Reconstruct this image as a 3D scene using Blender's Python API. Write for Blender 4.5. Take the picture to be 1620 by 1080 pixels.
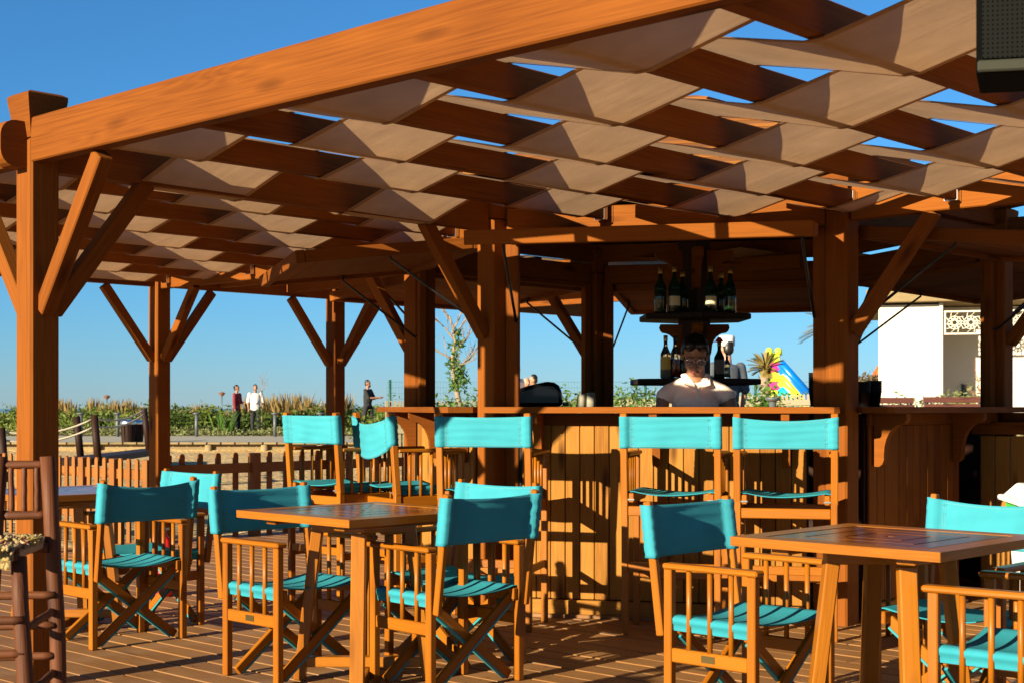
import bpy, bmesh, math, random
import numpy as np
from mathutils import Vector, Matrix, Quaternion
random.seed(7); rng = np.random.default_rng(7)
for o in list(bpy.data.objects): bpy.data.objects.remove(o)
S = bpy.context.scene; COL = S.collection

# ---------------------------------------------------------------- camera, sky, sun, exposure
TH = 2.3252; FPX = 2258.7; CAM = Vector((5.833, -8.043, 1.209)); Y0 = 642.0
cd = bpy.data.cameras.new('camera'); cam = bpy.data.objects.new('camera', cd); COL.objects.link(cam)
cam.location = CAM; cam.rotation_euler = (math.pi/2, 0, TH - math.pi/2)
cd.sensor_width = 36; cd.lens = 36*FPX/1620; cd.shift_y = (Y0-540)/1620; cd.clip_start = .05; cd.clip_end = 9000
cd.dof.use_dof = True; cd.dof.focus_distance = 7.6; cd.dof.aperture_fstop = 9
S.camera = cam
FW = Vector((math.cos(TH), math.sin(TH), 0)); RT = Vector((math.sin(TH), -math.cos(TH), 0))
SUN_AZ, SUN_EL = math.radians(47.0), math.radians(15.8)          # heading of the sunlight in the ground plane, measured from camera right
sun_to = (RT*math.cos(SUN_AZ) + FW*math.sin(SUN_AZ))*math.cos(SUN_EL) + Vector((0, 0, -math.sin(SUN_EL)))
W = bpy.data.worlds.new('World'); S.world = W; W.use_nodes = True
nt = W.node_tree; bg = nt.nodes['Background']; sky = nt.nodes.new('ShaderNodeTexSky'); sky.sky_type = 'NISHITA'
sky.sun_disc = False; sky.sun_elevation = SUN_EL; sky.sun_rotation = math.atan2(-sun_to.x, -sun_to.y)
sky.air_density = 1.0; sky.dust_density = 0; sky.ozone_density = 10; sky.altitude = 0
hs = nt.nodes.new('ShaderNodeHueSaturation'); hs.inputs['Saturation'].default_value = .98; hs.inputs['Hue'].default_value = .489
nt.links.new(sky.outputs[0], hs.inputs['Color']); nt.links.new(hs.outputs[0], bg.inputs[0]); bg.inputs[1].default_value = .05
sd = bpy.data.lights.new('sun', 'SUN'); sd.energy = 5.0; sd.angle = math.radians(.5); sd.color = (1, .87, .62)
sun = bpy.data.objects.new('sun', sd); COL.objects.link(sun); sun.rotation_euler = sun_to.to_track_quat('-Z', 'Y').to_euler()
sun.location = (0, -10, 12)
S.view_settings.view_transform = 'Standard'; S.view_settings.look = 'None'; S.view_settings.exposure = 1.6; S.view_settings.gamma = 1
S.render.engine = 'CYCLES'

# ---------------------------------------------------------------- helpers
def cw(X, Y, z=0): return Vector((CAM.x, CAM.y, 0)) + RT*X + FW*Y + Vector((0, 0, z))     # X metres right of the camera, Y metres in front
def px(x, Y): return (x-810)*Y/FPX
CROT = TH - math.pi/2
def yaw_of(fx, fy):                                                                        # world z-rotation that turns local +y to a heading given right/forward
    d = RT*fx + FW*fy; return math.atan2(-d.x, d.y)
def tag(o, label, cat, group=None, kind=None):
    if label: o['label'] = label
    if cat: o['category'] = cat
    if group: o['group'] = group
    if kind: o['kind'] = kind
    return o
def empty(name, loc, rz=0, parent=None):
    o = bpy.data.objects.new(name, None); COL.objects.link(o); o.location = loc; o.rotation_euler = (0, 0, rz); o.empty_display_size = .1
    if parent: o.parent = parent
    return o
def add(name, me, mat, parent=None, M=None, smooth=False):
    o = bpy.data.objects.new(name, me); COL.objects.link(o)
    if mat and not me.materials: me.materials.append(mat)
    if parent: o.parent = parent
    if M is not None: o.matrix_local = M
    if smooth and len(me.polygons): me.polygons.foreach_set('use_smooth', [True]*len(me.polygons))
    return o
def mesh(name, v, f):
    me = bpy.data.meshes.new(name); me.from_pydata([tuple(a) for a in v], [], [tuple(a) for a in f]); me.update(); return me
_cache = {}
def box_mesh(l, w, h, mat, bev=.004):
    k = (round(l, 3), round(w, 3), round(h, 3), mat.name, round(bev, 4))
    if k in _cache: return _cache[k]
    bm = bmesh.new(); bmesh.ops.create_cube(bm, size=1); bmesh.ops.scale(bm, vec=(l, w, h), verts=bm.verts)
    if bev: bmesh.ops.bevel(bm, geom=bm.edges[:], offset=min(bev, .3*min(l, w, h)), segments=1, affect='EDGES', profile=.5)
    me = bpy.data.meshes.new('box'); bm.to_mesh(me); bm.free(); me.materials.append(mat); _cache[k] = me; return me
def frame(p0, p1, up=(0, 0, 1)):
    p0, p1 = Vector(p0), Vector(p1); x = (p1-p0).normalized(); u = Vector(up)
    if abs(x.dot(u)) > .995: u = Vector((0, 1, 0))
    y = u.cross(x).normalized(); z = x.cross(y)
    M = Matrix((x, y, z)).transposed().to_4x4(); M.translation = (p0+p1)/2; return M, (p1-p0).length
def bar(name, p0, p1, w, h, mat, parent=None, up=(0, 0, 1), bev=.004):                   # w sideways, h along up, grain along the bar
    M, L = frame(p0, p1, up); return add(name, box_mesh(L, w, h, mat, bev), mat, parent, M)
def cyl_mesh(L, r0, r1, mat, n=10):
    k = ('c', round(L, 3), round(r0, 4), round(r1, 4), mat.name, n)
    if k in _cache: return _cache[k]
    v = []; f = []
    for i, (x, r) in enumerate(((-L/2, r0), (L/2, r1))):
        for j in range(n): a = 2*math.pi*j/n; v.append((x, r*math.cos(a), r*math.sin(a)))
    for j in range(n): f.append((j, j+n, (j+1) % n+n, (j+1) % n))
    f.append(tuple(range(n))); f.append(tuple(range(2*n-1, n-1, -1)))
    me = mesh('rod', v, f); me.polygons.foreach_set('use_smooth', [True]*n+[False]*2); me.materials.append(mat); _cache[k] = me; return me
def rod(name, p0, p1, r0, mat, parent=None, r1=None, n=10):
    M, L = frame(p0, p1); return add(name, cyl_mesh(L, r0, r0 if r1 is None else r1, mat, n), mat, parent, M)
def lathe(prof, n=16):                                                                     # profile [(r,z)...]
    v = []; f = []
    for r, z in prof:
        for j in range(n): a = 2*math.pi*j/n; v.append((r*math.cos(a), r*math.sin(a), z))
    for i in range(len(prof)-1):
        for j in range(n): f.append((i*n+j, i*n+(j+1) % n, (i+1)*n+(j+1) % n, (i+1)*n+j))
    f.append(tuple(range(n-1, -1, -1))); f.append(tuple(range((len(prof)-1)*n, len(prof)*n)))
    return mesh('lathe', v, f)
def prism(pts, z0, z1):                                                                    # outline in xy extruded in z
    n = len(pts); v = [(x, y, z0) for x, y in pts]+[(x, y, z1) for x, y in pts]
    a = sum(pts[i][0]*pts[(i+1) % n][1]-pts[(i+1) % n][0]*pts[i][1] for i in range(n))
    if a < 0: v = [(x, y, z0) for x, y in pts[::-1]]+[(x, y, z1) for x, y in pts[::-1]]
    f = [tuple(range(n-1, -1, -1)), tuple(range(n, 2*n))]+[(i, (i+1) % n, (i+1) % n+n, i+n) for i in range(n)]
    return mesh('prism', v, f)
def tube(path, r, n=8, taper=None):
    path = [Vector(p) for p in path]; v = []; f = []; m = len(path)
    for i, p in enumerate(path):
        t = (path[min(i+1, m-1)]-path[max(i-1, 0)]).normalized(); a = Vector((0, 0, 1)) if abs(t.z) < .9 else Vector((1, 0, 0))
        s = t.cross(a).normalized(); b = s.cross(t); rr = r if taper is None else r*(1+(taper-1)*i/(m-1))
        for j in range(n): q = 2*math.pi*j/n; v.append(p+s*rr*math.cos(q)+b*rr*math.sin(q))
    for i in range(m-1):
        for j in range(n): f.append((i*n+j, i*n+(j+1) % n, (i+1)*n+(j+1) % n, (i+1)*n+j))
    f.append(tuple(range(n-1, -1, -1))); f.append(tuple(range((m-1)*n, m*n)))
    return mesh('tube', v, f)
def copy_tree(o, parent=None):
    c = o.copy(); COL.objects.link(c)
    if parent: c.parent = parent; c.matrix_parent_inverse = o.matrix_parent_inverse.copy()
    for ch in list(o.children): copy_tree(ch, c)
    return c

# ---------------------------------------------------------------- materials
def new_mat(name):
    m = bpy.data.materials.new(name); m.use_nodes = True; n = m.node_tree.nodes; return m, m.node_tree, n['Principled BSDF']
def N(t, ty, **kw):
    n = t.nodes.new(ty)
    for k, v in kw.items():
        if k in n.inputs: n.inputs[k].default_value = v
        else: setattr(n, k, v)
    return n
def wood(name, dark, light, rough=.5, fine=1.0, bump=.25, spec=.3, knots=.75, weather=0):
    m, t, b = new_mat(name); L = t.links
    tc = N(t, 'ShaderNodeTexCoord'); oi = N(t, 'ShaderNodeObjectInfo')
    mul = N(t, 'ShaderNodeVectorMath', operation='SCALE'); mul.inputs['Scale'].default_value = 37.0
    cx = N(t, 'ShaderNodeCombineXYZ')
    for i in range(3): L.new(oi.outputs['Random'], cx.inputs[i])
    L.new(cx.outputs[0], mul.inputs[0])
    ad = N(t, 'ShaderNodeVectorMath', operation='ADD'); L.new(tc.outputs['Object'], ad.inputs[0]); L.new(mul.outputs[0], ad.inputs[1])
    mp = N(t, 'ShaderNodeMapping'); mp.inputs['Scale'].default_value = (.34*fine, 8*fine, 8*fine); L.new(ad.outputs[0], mp.inputs[0])
    n1 = N(t, 'ShaderNodeTexNoise', Scale=1.3, Detail=2.0, Distortion=.35); L.new(mp.outputs[0], n1.inputs['Vector'])
    # contour bands of a smooth stretched field give cathedral grain
    ma = N(t, 'ShaderNodeMath', operation='MULTIPLY'); ma.inputs[1].default_value = 34; L.new(n1.outputs[0], ma.inputs[0])
    sn = N(t, 'ShaderNodeMath', operation='PINGPONG'); sn.inputs[1].default_value = 1; L.new(ma.outputs[0], sn.inputs[0])
    mp2 = N(t, 'ShaderNodeMapping'); mp2.inputs['Scale'].default_value = (3*fine, 130*fine, 130*fine); L.new(ad.outputs[0], mp2.inputs[0])
    n2 = N(t, 'ShaderNodeTexNoise', Scale=1.0, Detail=2.0); L.new(mp2.outputs[0], n2.inputs['Vector'])
    n3 = N(t, 'ShaderNodeTexNoise', Scale=2.2, Detail=2.0); L.new(ad.outputs[0], n3.inputs['Vector'])
    a1 = N(t, 'ShaderNodeMath', operation='MULTIPLY_ADD'); L.new(sn.outputs[0], a1.inputs[0]); a1.inputs[1].default_value = .15; a1.inputs[2].default_value = .045
    a2 = N(t, 'ShaderNodeMath', operation='MULTIPLY_ADD'); L.new(n2.outputs[0], a2.inputs[0]); a2.inputs[1].default_value = .5; L.new(a1.outputs[0], a2.inputs[2])
    a3 = N(t, 'ShaderNodeMath', operation='MULTIPLY_ADD'); L.new(n3.outputs[0], a3.inputs[0]); a3.inputs[1].default_value = .35; L.new(a2.outputs[0], a3.inputs[2])
    a4 = N(t, 'ShaderNodeMath', operation='MULTIPLY_ADD'); L.new(oi.outputs['Random'], a4.inputs[0]); a4.inputs[1].default_value = .36; L.new(a3.outputs[0], a4.inputs[2])
    cr = N(t, 'ShaderNodeValToRGB'); cr.color_ramp.elements[0].position = .30; cr.color_ramp.elements[0].color = (*dark, 1)
    cr.color_ramp.elements[1].position = .92; cr.color_ramp.elements[1].color = (*light, 1); L.new(a4.outputs[0], cr.inputs[0])
    # knots
    mp3 = N(t, 'ShaderNodeMapping'); mp3.inputs['Scale'].default_value = (1.5, 6, 6); L.new(ad.outputs[0], mp3.inputs[0])
    vo = N(t, 'ShaderNodeTexVoronoi', Scale=1.1); L.new(mp3.outputs[0], vo.inputs['Vector'])
    mr = N(t, 'ShaderNodeMapRange'); mr.inputs[1].default_value = .06; mr.inputs[2].default_value = .20; mr.inputs[3].default_value = knots; mr.inputs[4].default_value = 0; L.new(vo.outputs['Distance'], mr.inputs[0])
    mx = N(t, 'ShaderNodeMix', data_type='RGBA'); L.new(mr.outputs[0], mx.inputs[0]); L.new(cr.outputs[0], mx.inputs[6]); mx.inputs[7].default_value = (dark[0]*.35, dark[1]*.3, dark[2]*.3, 1)
    out = mx.outputs[2]
    if weather:
        n4 = N(t, 'ShaderNodeTexNoise', Scale=3.5, Detail=6.0); L.new(tc.outputs['Object'], n4.inputs['Vector'])
        r4 = N(t, 'ShaderNodeMapRange'); r4.inputs[1].default_value = .45; r4.inputs[2].default_value = .75; r4.inputs[3].default_value = 0; r4.inputs[4].default_value = weather; L.new(n4.outputs[0], r4.inputs[0])
        m4 = N(t, 'ShaderNodeMix', data_type='RGBA'); L.new(r4.outputs[0], m4.inputs[0]); L.new(out, m4.inputs[6]); m4.inputs[7].default_value = (.3, .2, .12, 1); out = m4.outputs[2]
    L.new(out, b.inputs['Base Color'])
    b.inputs['Roughness'].default_value = rough; b.inputs['Specular IOR Level'].default_value = spec
    bp = N(t, 'ShaderNodeBump', Strength=bump, Distance=.004); L.new(a2.outputs[0], bp.inputs['Height']); L.new(bp.outputs[0], b.inputs['Normal'])
    return m
def plain(name, col, rough=.6, metal=0, spec=.5, var=.12, scale=12, bump=0, trans=0, ior=1.45):
    m, t, b = new_mat(name); L = t.links
    tc = N(t, 'ShaderNodeTexCoord'); n = N(t, 'ShaderNodeTexNoise', Scale=float(scale), Detail=5.0); L.new(tc.outputs['Object'], n.inputs['Vector'])
    mx = N(t, 'ShaderNodeMix', data_type='RGBA'); L.new(n.outputs[0], mx.inputs[0])
    mx.inputs[6].default_value = tuple(c*(1-var) for c in col)+(1,); mx.inputs[7].default_value = tuple(min(1, c*(1+var)) for c in col)+(1,)
    L.new(mx.outputs[2], b.inputs['Base Color'])
    b.inputs['Roughness'].default_value = rough; b.inputs['Metallic'].default_value = metal; b.inputs['Specular IOR Level'].default_value = spec
    b.inputs['Transmission Weight'].default_value = trans; b.inputs['IOR'].default_value = ior
    if bump:
        bp = N(t, 'ShaderNodeBump', Strength=bump, Distance=.01); L.new(n.outputs[0], bp.inputs['Height']); L.new(bp.outputs[0], b.inputs['Normal'])
    return m
def cloth(name, col, transl=.25, weave=900, fold=0, foldscale=(3, 3, 18), stitch=None):
    m, t, b = new_mat(name); L = t.links; tc = N(t, 'ShaderNodeTexCoord')
    n = N(t, 'ShaderNodeTexNoise', Scale=5.0, Detail=4.0); L.new(tc.outputs['Object'], n.inputs['Vector'])
    mx = N(t, 'ShaderNodeMix', data_type='RGBA'); L.new(n.outputs[0], mx.inputs[0])
    mx.inputs[6].default_value = tuple(c*.74 for c in col)+(1,); mx.inputs[7].default_value = tuple(min(1, c*1.22+.004) for c in col)+(1,)
    b.inputs['Roughness'].default_value = .85; b.inputs['Specular IOR Level'].default_value = .15
    col_out = mx.outputs[2]
    L.new(col_out, b.inputs['Base Color'])
    mp = N(t, 'ShaderNodeMapping'); mp.inputs['Scale'].default_value = foldscale; L.new(tc.outputs['Object'], mp.inputs[0])
    f = N(t, 'ShaderNodeTexNoise', Scale=1.0, Detail=3.0, Distortion=.5); L.new(mp.outputs[0], f.inputs['Vector'])
    w = N(t, 'ShaderNodeTexNoise', Scale=float(weave), Detail=1.0); L.new(tc.outputs['Object'], w.inputs['Vector'])
    a = N(t, 'ShaderNodeMath', operation='MULTIPLY_ADD'); L.new(f.outputs[0], a.inputs[0]); a.inputs[1].default_value = fold; 
    w2 = N(t, 'ShaderNodeMath', operation='MULTIPLY'); L.new(w.outputs[0], w2.inputs[0]); w2.inputs[1].default_value = .06; L.new(w2.outputs[0], a.inputs[2])
    bp = N(t, 'ShaderNodeBump', Strength=.6, Distance=.02); L.new(a.outputs[0], bp.inputs['Height']); L.new(bp.outputs[0], b.inputs['Normal'])
    if transl:
        tr = N(t, 'ShaderNodeBsdfTranslucent'); L.new(col_out, tr.inputs[0]); L.new(bp.outputs[0], tr.inputs['Normal'])
        ms = N(t, 'ShaderNodeMixShader'); ms.inputs[0].default_value = transl
        L.new(b.outputs[0], ms.inputs[1]); L.new(tr.outputs[0], ms.inputs[2]); L.new(ms.outputs[0], t.nodes['Material Output'].inputs[0])
    return m
def leafmat(name, c0, c1, transl=.3, scale=1.2):
    m, t, b = new_mat(name); L = t.links; tc = N(t, 'ShaderNodeTexCoord')
    n = N(t, 'ShaderNodeTexNoise', Scale=float(scale), Detail=6.0, Roughness=.7); L.new(tc.outputs['Object'], n.inputs['Vector'])
    cr = N(t, 'ShaderNodeValToRGB'); cr.color_ramp.elements[0].position = .32; cr.color_ramp.elements[0].color = (*c0, 1)
    cr.color_ramp.elements[1].position = .68; cr.color_ramp.elements[1].color = (*c1, 1); L.new(n.outputs[0], cr.inputs[0])
    L.new(cr.outputs[0], b.inputs['Base Color']); b.inputs['Roughness'].default_value = .6; b.inputs['Specular IOR Level'].default_value = .25
    tr = N(t, 'ShaderNodeBsdfTranslucent'); L.new(cr.outputs[0], tr.inputs[0]); ms = N(t, 'ShaderNodeMixShader'); ms.inputs[0].default_value = transl
    L.new(b.outputs[0], ms.inputs[1]); L.new(tr.outputs[0], ms.inputs[2]); L.new(ms.outputs[0], t.nodes['Material Output'].inputs[0])
    return m
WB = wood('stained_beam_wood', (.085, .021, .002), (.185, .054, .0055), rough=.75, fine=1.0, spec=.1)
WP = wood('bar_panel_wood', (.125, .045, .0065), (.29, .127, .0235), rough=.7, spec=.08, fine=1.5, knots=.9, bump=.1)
WC = wood('chair_wood', (.155, .042, .002), (.26, .083, .0042), rough=.38, fine=1.6, bump=.12, spec=.22, knots=.35)
WT = wood('table_wood', (.16, .047, .003), (.27, .094, .0075), rough=.3, fine=1.4, bump=.12, spec=.3, knots=.45)
WTT = wood('table_top_wood', (.075, .020, .003), (.155, .046, .008), rough=.2, fine=1.4, bump=.12, spec=.5, knots=.3)
WD = wood('deck_wood', (.11, .046, .0125), (.25, .115, .034), rough=.65, fine=1.2, bump=.4, weather=.3)
WF = wood('fence_wood', (.12, .038, .0055), (.24, .09, .015), rough=.6, fine=1.5)
WR = wood('rustic_log_wood', (.030, .009, .0032), (.105, .033, .011), rough=.6, spec=.2, fine=1.5, bump=.5)
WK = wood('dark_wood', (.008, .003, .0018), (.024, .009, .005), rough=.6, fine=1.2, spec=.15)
WG = wood('weathered_wood', (.12, .085, .038), (.24, .17, .08), rough=.8, fine=1.2, knots=.4)
WW = wood('pale_picket_wood', (.17, .145, .09), (.27, .23, .15), rough=.8, fine=1.4, knots=.3)
TQ = cloth('turquoise_canvas', (.030, .245, .315), transl=.10, fold=.16, foldscale=(2.2, 2.2, 26))
TQS = cloth('turquoise_seat_canvas', (.022, .225, .285), transl=.08, fold=.05, foldscale=(9, 3, 3))
TQP = plain('turquoise_paint', (.014, .19, .21), rough=.5)
STITCH = plain('stitch_thread', (.07, .22, .25), rough=.9)
FAB = cloth('tan_shade_fabric', (.60, .37, .20), transl=.40, weave=500, fold=.4, foldscale=(1.0, 8, 3))
FABH = cloth('tan_fabric_hem', (.36, .205, .095), transl=.2, weave=500)
STEEL = plain('galvanised_steel', (.65, .66, .68), rough=.32, metal=1, var=.1)
DULL = plain('dull_zinc', (.16, .16, .16), rough=.5, metal=.6)
BLACK = plain('black_iron', (.008, .008, .009), rough=.4)
GLOSSB = plain('gloss_black_plastic', (.003, .003, .004), rough=.15, spec=.3)
BRASS = plain('dark_brass_plate', (.16, .11, .04), rough=.35, metal=.8)
WHITE = plain('white_plastic', (.78, .78, .76), rough=.4, var=.03)
GREEN = plain('green_plastic', (.06, .5, .06), rough=.4, var=.08)
RED = plain('red_paint', (.55, .015, .02), rough=.3)

# ---------------------------------------------------------------- ground, deck
def gz(X, Y):
    s = lambda a, b, v: (lambda q: q*q*(3-2*q))(min(1, max(0, (v-a)/(b-a))))
    z = -.14 + .2*s(12.5, 30, Y) + .0*s(30, 40, Y)
    z += (.5*s(1.0, 3.5, X)*(1-s(32, 36, Y))+.36*s(4.0, 9.0, X)*s(32, 36, Y))*s(13, 16.5, Y) + .22*s(35.6, 36.4, Y)*(1-s(2, 5, X)) + .12*s(-1, 3, X)*s(14, 30, Y)
    z -= 13*s(95, 150, Y)*(1-s(-2, 12, X-.08*Y)) + 13*s(190, 260, Y)
    return z
def noise2(x, y):
    return .5*math.sin(1.3*x+.7*math.sin(.9*y))*math.cos(1.1*y+.8*math.sin(1.7*x))+.25*math.sin(3.1*x+1.9*y)*math.cos(2.7*y-1.3*x)
v = []; f = []; xs = list(np.concatenate([np.linspace(-140, -16, 22), np.linspace(-15, 25, 90), np.linspace(26, 200, 22)])); ys = list(np.concatenate([np.linspace(-25, 9, 8), np.linspace(10, 45, 90), np.linspace(46, 300, 44)]))
for y in ys:
    for x in xs:
        z = gz(x, y)
        if 13 < y < 35.5 and x < 2: z += .10*max(0, noise2(x*1.4, y*1.1))*min(1, (y-13)/4) + .03*noise2(x*4, y*4)
        v.append(cw(x, y, z))
nx = len(xs)
for j in range(len(ys)-1):
    for i in range(nx-1): f.append((j*nx+i, j*nx+i+1, (j+1)*nx+i+1, (j+1)*nx+i))
m, t, b = new_mat('sand'); L = t.links; tc = N(t, 'ShaderNodeTexCoord')
n = N(t, 'ShaderNodeTexNoise', Scale=.8, Detail=8.0, Roughness=.65); L.new(tc.outputs['Object'], n.inputs['Vector'])
cr = N(t, 'ShaderNodeValToRGB'); cr.color_ramp.elements[0].position = .3; cr.color_ramp.elements[0].color = (.34, .21, .075, 1); cr.color_ramp.elements[1].position = .7; cr.color_ramp.elements[1].color = (.54, .36, .14, 1)
L.new(n.outputs[0], cr.inputs[0]); L.new(cr.outputs[0], b.inputs['Base Color']); b.inputs['Roughness'].default_value = .95
n2 = N(t, 'ShaderNodeTexNoise', Scale=9.0, Detail=6.0); L.new(tc.outputs['Object'], n2.inputs['Vector'])
bp = N(t, 'ShaderNodeBump', Strength=.9, Distance=.05); L.new(n2.outputs[0], bp.inputs['Height']); L.new(bp.outputs[0], b.inputs['Normal'])
SAND = m
tag(add('ground', mesh('ground', v, f), SAND, smooth=True), None, None, kind='structure')
SEA = plain('sea_water', (.10, .20, .28), rough=.25, var=.1, scale=.02)
sea = mesh('sea', [cw(-6000, 60, -12), cw(6000, 60, -12), cw(6000, 8000, -12), cw(-6000, 8000, -12)], [(0, 1, 2, 3)])
tag(add('sea', sea, SEA), None, None, kind='structure')

deck = empty('deck', (0, 0, 0)); tag(deck, None, None, kind='structure')
bar('joist_base', (-5.3, -3.3, -.10), (8.5, -3.3, -.10), 13.2, .1, WK, deck, bev=0)
r = 0; y = -9.8
while y < 3.2:
    cuts = [-5.32, -1.9+.7*((r*37) % 5)/5-.3, 2.1+.9*((r*53) % 7)/7, 8.4]
    for a, c in zip(cuts[:-1], cuts[1:]):
        cc = (a+c)/2; wp = Vector((cc, y, 0)); Yc = (wp-Vector((CAM.x, CAM.y, 0))).dot(FW)
        o = bar('plank', (a+.003, y, -.016+.0012*math.sin(r*7.1)), (c-.003, y, -.016+.0012*math.sin(r*3.3)), .141, .03, WD, deck, bev=.005)
    y += .148; r += 1

sv_ = []; sf_ = []
for r_ in range(60):
    y_ = -7.6+.148*r_*1.0
    for x_ in (-3.4, -2.2, -1.0, .2, 1.4, 2.6, 3.8, 5.0):
        for dy in (-.045, .045):
            k_ = len(sv_); c_ = Vector((x_+.01*math.sin(r_*3+x_), -9.8+.148*(15+r_)+dy, .0006))
            sv_ += [c_+Vector((.0055*math.cos(q*math.pi/3), .0055*math.sin(q*math.pi/3), 0)) for q in range(6)]; sf_.append(tuple(range(k_, k_+6)))
tag(add('screw_heads', mesh('screws', sv_, sf_), plain('dark_screw', (.03, .025, .02), rough=.6), deck), None, None, kind='stuff')
# ---------------------------------------------------------------- pergola
ZB = 2.26; RB = 2.28; RH = .112; HX = 1.732
pg = empty('pergola', (0, -4.95, 0)); tag(pg, 'timber pergola with woven tan fabric strips for its roof, around the bar', 'pergola')
PO = Vector((0, -4.95, 0))
def P(u, v, z): return Vector((u, v, z)) - PO
def pbar(name, a, c, w, h, up=(0, 0, 1), bev=.006, mat=WB): return bar(name, P(*a), P(*c), w, h, mat, pg, up, bev)
def post(u, v, ztop=2.36, w=.14, head=True, z0=-.02):
    p = pbar('post', (u, v, z0), (u, v, ztop), w, w, bev=.01)
    if head:
        a = w/2*1.0; c2 = .093; zt = ztop+.20
        vs = [(-a, -a, ztop+.003), (a, -a, ztop+.003), (a, a, ztop+.003), (-a, a, ztop+.003)]
        for q, z in ((c2, zt-.03), (c2, zt-.012), (c2-.02, zt)): vs += [(-q, -q, z), (q, -q, z), (q, q, z), (-q, q, z)]
        fs = [(3, 2, 1, 0), (12, 13, 14, 15)]
        for i in range(3):
            for j in range(4): fs.append((i*4+j, i*4+(j+1) % 4, (i+1)*4+(j+1) % 4, (i+1)*4+j))
        add('post_head', mesh('head', vs, fs), WB, pg, Matrix.Translation(P(u, v, 0)))
    return p
post(.075, -4.93, w=.135)
for u, v2 in ((-5.05, -4.95), (-5.05, -1), (-5.05, 1), (-5.05, 4.95), (5.1, -4.95), (5.05, -1), (5.05, 1)): post(u, v2, z0=-.3 if u < -5 else -.02)
VS = {1: (0, -2), 2: (HX, -1), 3: (HX, 1), 4: (0, 2), 5: (-HX, 1), 6: (-HX, -1)}
for k, (u, v2) in VS.items(): post(u, v2, ztop=2.30, w=.138)
# outer beams
def obeam(a, c, z0=2.254, z1=2.445, t=.075): return pbar('beam', (*a, (z0+z1)/2), (*c, (z0+z1)/2), t, z1-z0)
obeam((.14, -4.962), (5.02, -4.962)); obeam((-.02, -4.962), (-4.97, -4.962)); obeam((5.18, -4.962), (8.0, -4.962))
obeam((-5.05, -4.87), (-5.05, -1.08)); obeam((-5.05, -.92), (-5.05, .92)); obeam((-5.05, 1.08), (-5.05, 4.87))
# beams from the outer posts to the kiosk corners
def rounded_beam(a, c, w=.085, z0=2.23, z1=2.43, ext=.24):
    a = Vector((*a, 0)); c = Vector((*c, 0)); d = (c-a).normalized(); a2 = a-d*ext; Lh = (c-a2).length; h = z1-z0; r = .07
    pts = []
    for (cx_, cz_, s0) in ((r, r, math.pi), (r, h-r, math.pi/2)):
        rng_ = [s0+i*math.pi/2/5 for i in range(6)] if s0 == math.pi else [math.pi-i*math.pi/2/5 for i in range(6)]
        pts += [(cx_+r*math.cos(q), cz_+r*math.sin(q)) for q in (rng_[::-1] if s0 == math.pi else rng_)]
    pts = pts+[(Lh, h), (Lh, 0)]
    pts = [(x-Lh/2, z-h/2) for x, z in pts]
    me = prism(pts, -w/2, w/2)
    x = d; y = Vector((0, 0, 1)); z = x.cross(y); M = Matrix((x, y, z)).transposed().to_4x4(); M.translation = P(*((a2+c)/2)[:2], (z0+z1)/2)
    return add('beam', me, WB, pg, M)
rounded_beam((0.065, -5.0), (0, -2.08), ext=.12); 
for s in (-1, 1):
    pbar('beam', (-4.97, s, 2.335), (-HX-.075, s, 2.335), .085, .2); pbar('beam', (HX+.075, s, 2.335), (4.97, s, 2.335), .085, .2)
rounded_beam((0, 4.95), (0, 2.08))
hexk = [1, 2, 3, 4, 5, 6]
for i in range(6):
    a = Vector((*VS[hexk[i]], 2.285)); c = Vector((*VS[hexk[(i+1) % 6]], 2.285)); d = (c-a).normalized()*.09
    pbar('beam', a+d, c-d, .07, .15)
# rafters
def edge_v(u):                                     # inner end of a front rafter
    return -2+abs(u)/HX-.06 if abs(u) < HX else -1.05
RS = .605; rafters = []
for k in range(-8, 14):
    if k == 0: continue
    u = RS*k
    if u < -5 or u > 7.9: continue
    if u > 4.98: ve = -1.05
    else: ve = edge_v(u)
    pbar('rafter', (u, -4.905, RB+RH/2), (u, ve, RB+RH/2), .058, RH, bev=.004); rafters.append(k)
    # joist hanger of bent steel
    h = empty('joist_hanger', P(u, ve-.012, RB), parent=pg)
    bar('plate', (-.036, -.03, .05), (-.036, .0, .05), .003, .11, STEEL, h, bev=0); bar('plate', (.036, -.03, .05), (.036, 0, .05), .003, .11, STEEL, h, bev=0)
    bar('seat', (-.036, -.015, -.006), (.036, -.015, -.006), .03, .003, STEEL, h, bev=0)
for v2 in (-.38, .38, 1.6, 2.2, 2.8, 3.4): pbar('rafter', (-4.99, v2, RB+RH/2), (-HX*(1 if abs(v2) < 1 else 1)+(.0 if v2 < 1 else 1.6), v2 if v2 > 0 else v2, RB+RH/2), .058, RH, bev=.004) if v2 > 1 else pbar('rafter', (-4.99, v2, RB+RH/2), (-HX-.05, v2, RB+RH/2), .058, RH, bev=.004)
# braces
def brace(u, v2, du, dv, z0=1.62, z1=2.24, reach=.55):
    n_ = Vector((du, dv, 0)); pbar('brace', Vector((u, v2, z0))+n_*.075, Vector((u, v2, z1))+n_*reach, .066, .076, bev=.005)
brace(.06, -4.93, 1, 0); brace(.06, -4.93, -1, 0); brace(.06, -4.93, 0, 1)
for (u, v2), dirs in {(-5.05, -1): ((0, -1), (0, 1), (1, 0)), (-5.05, 1): ((0, -1), (0, 1), (1, 0)), (-5.05, -4.95): ((1, 0), (0, 1)), (0, -2): ((0, -1),), (HX, -1): ((1, 0),), (HX, 1): ((1, 0),), (-HX, -1): ((-1, 0),), (-HX, 1): ((-1, 0),), (0, 2): ((0, 1),), (5.05, -1): ((-1, 0),), (5.05, 1): ((-1, 0),), (5.1, -4.95): ((-1, 0), (0, 1))}.items():
    for du, dv in dirs: brace(u, v2, du, dv)
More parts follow.
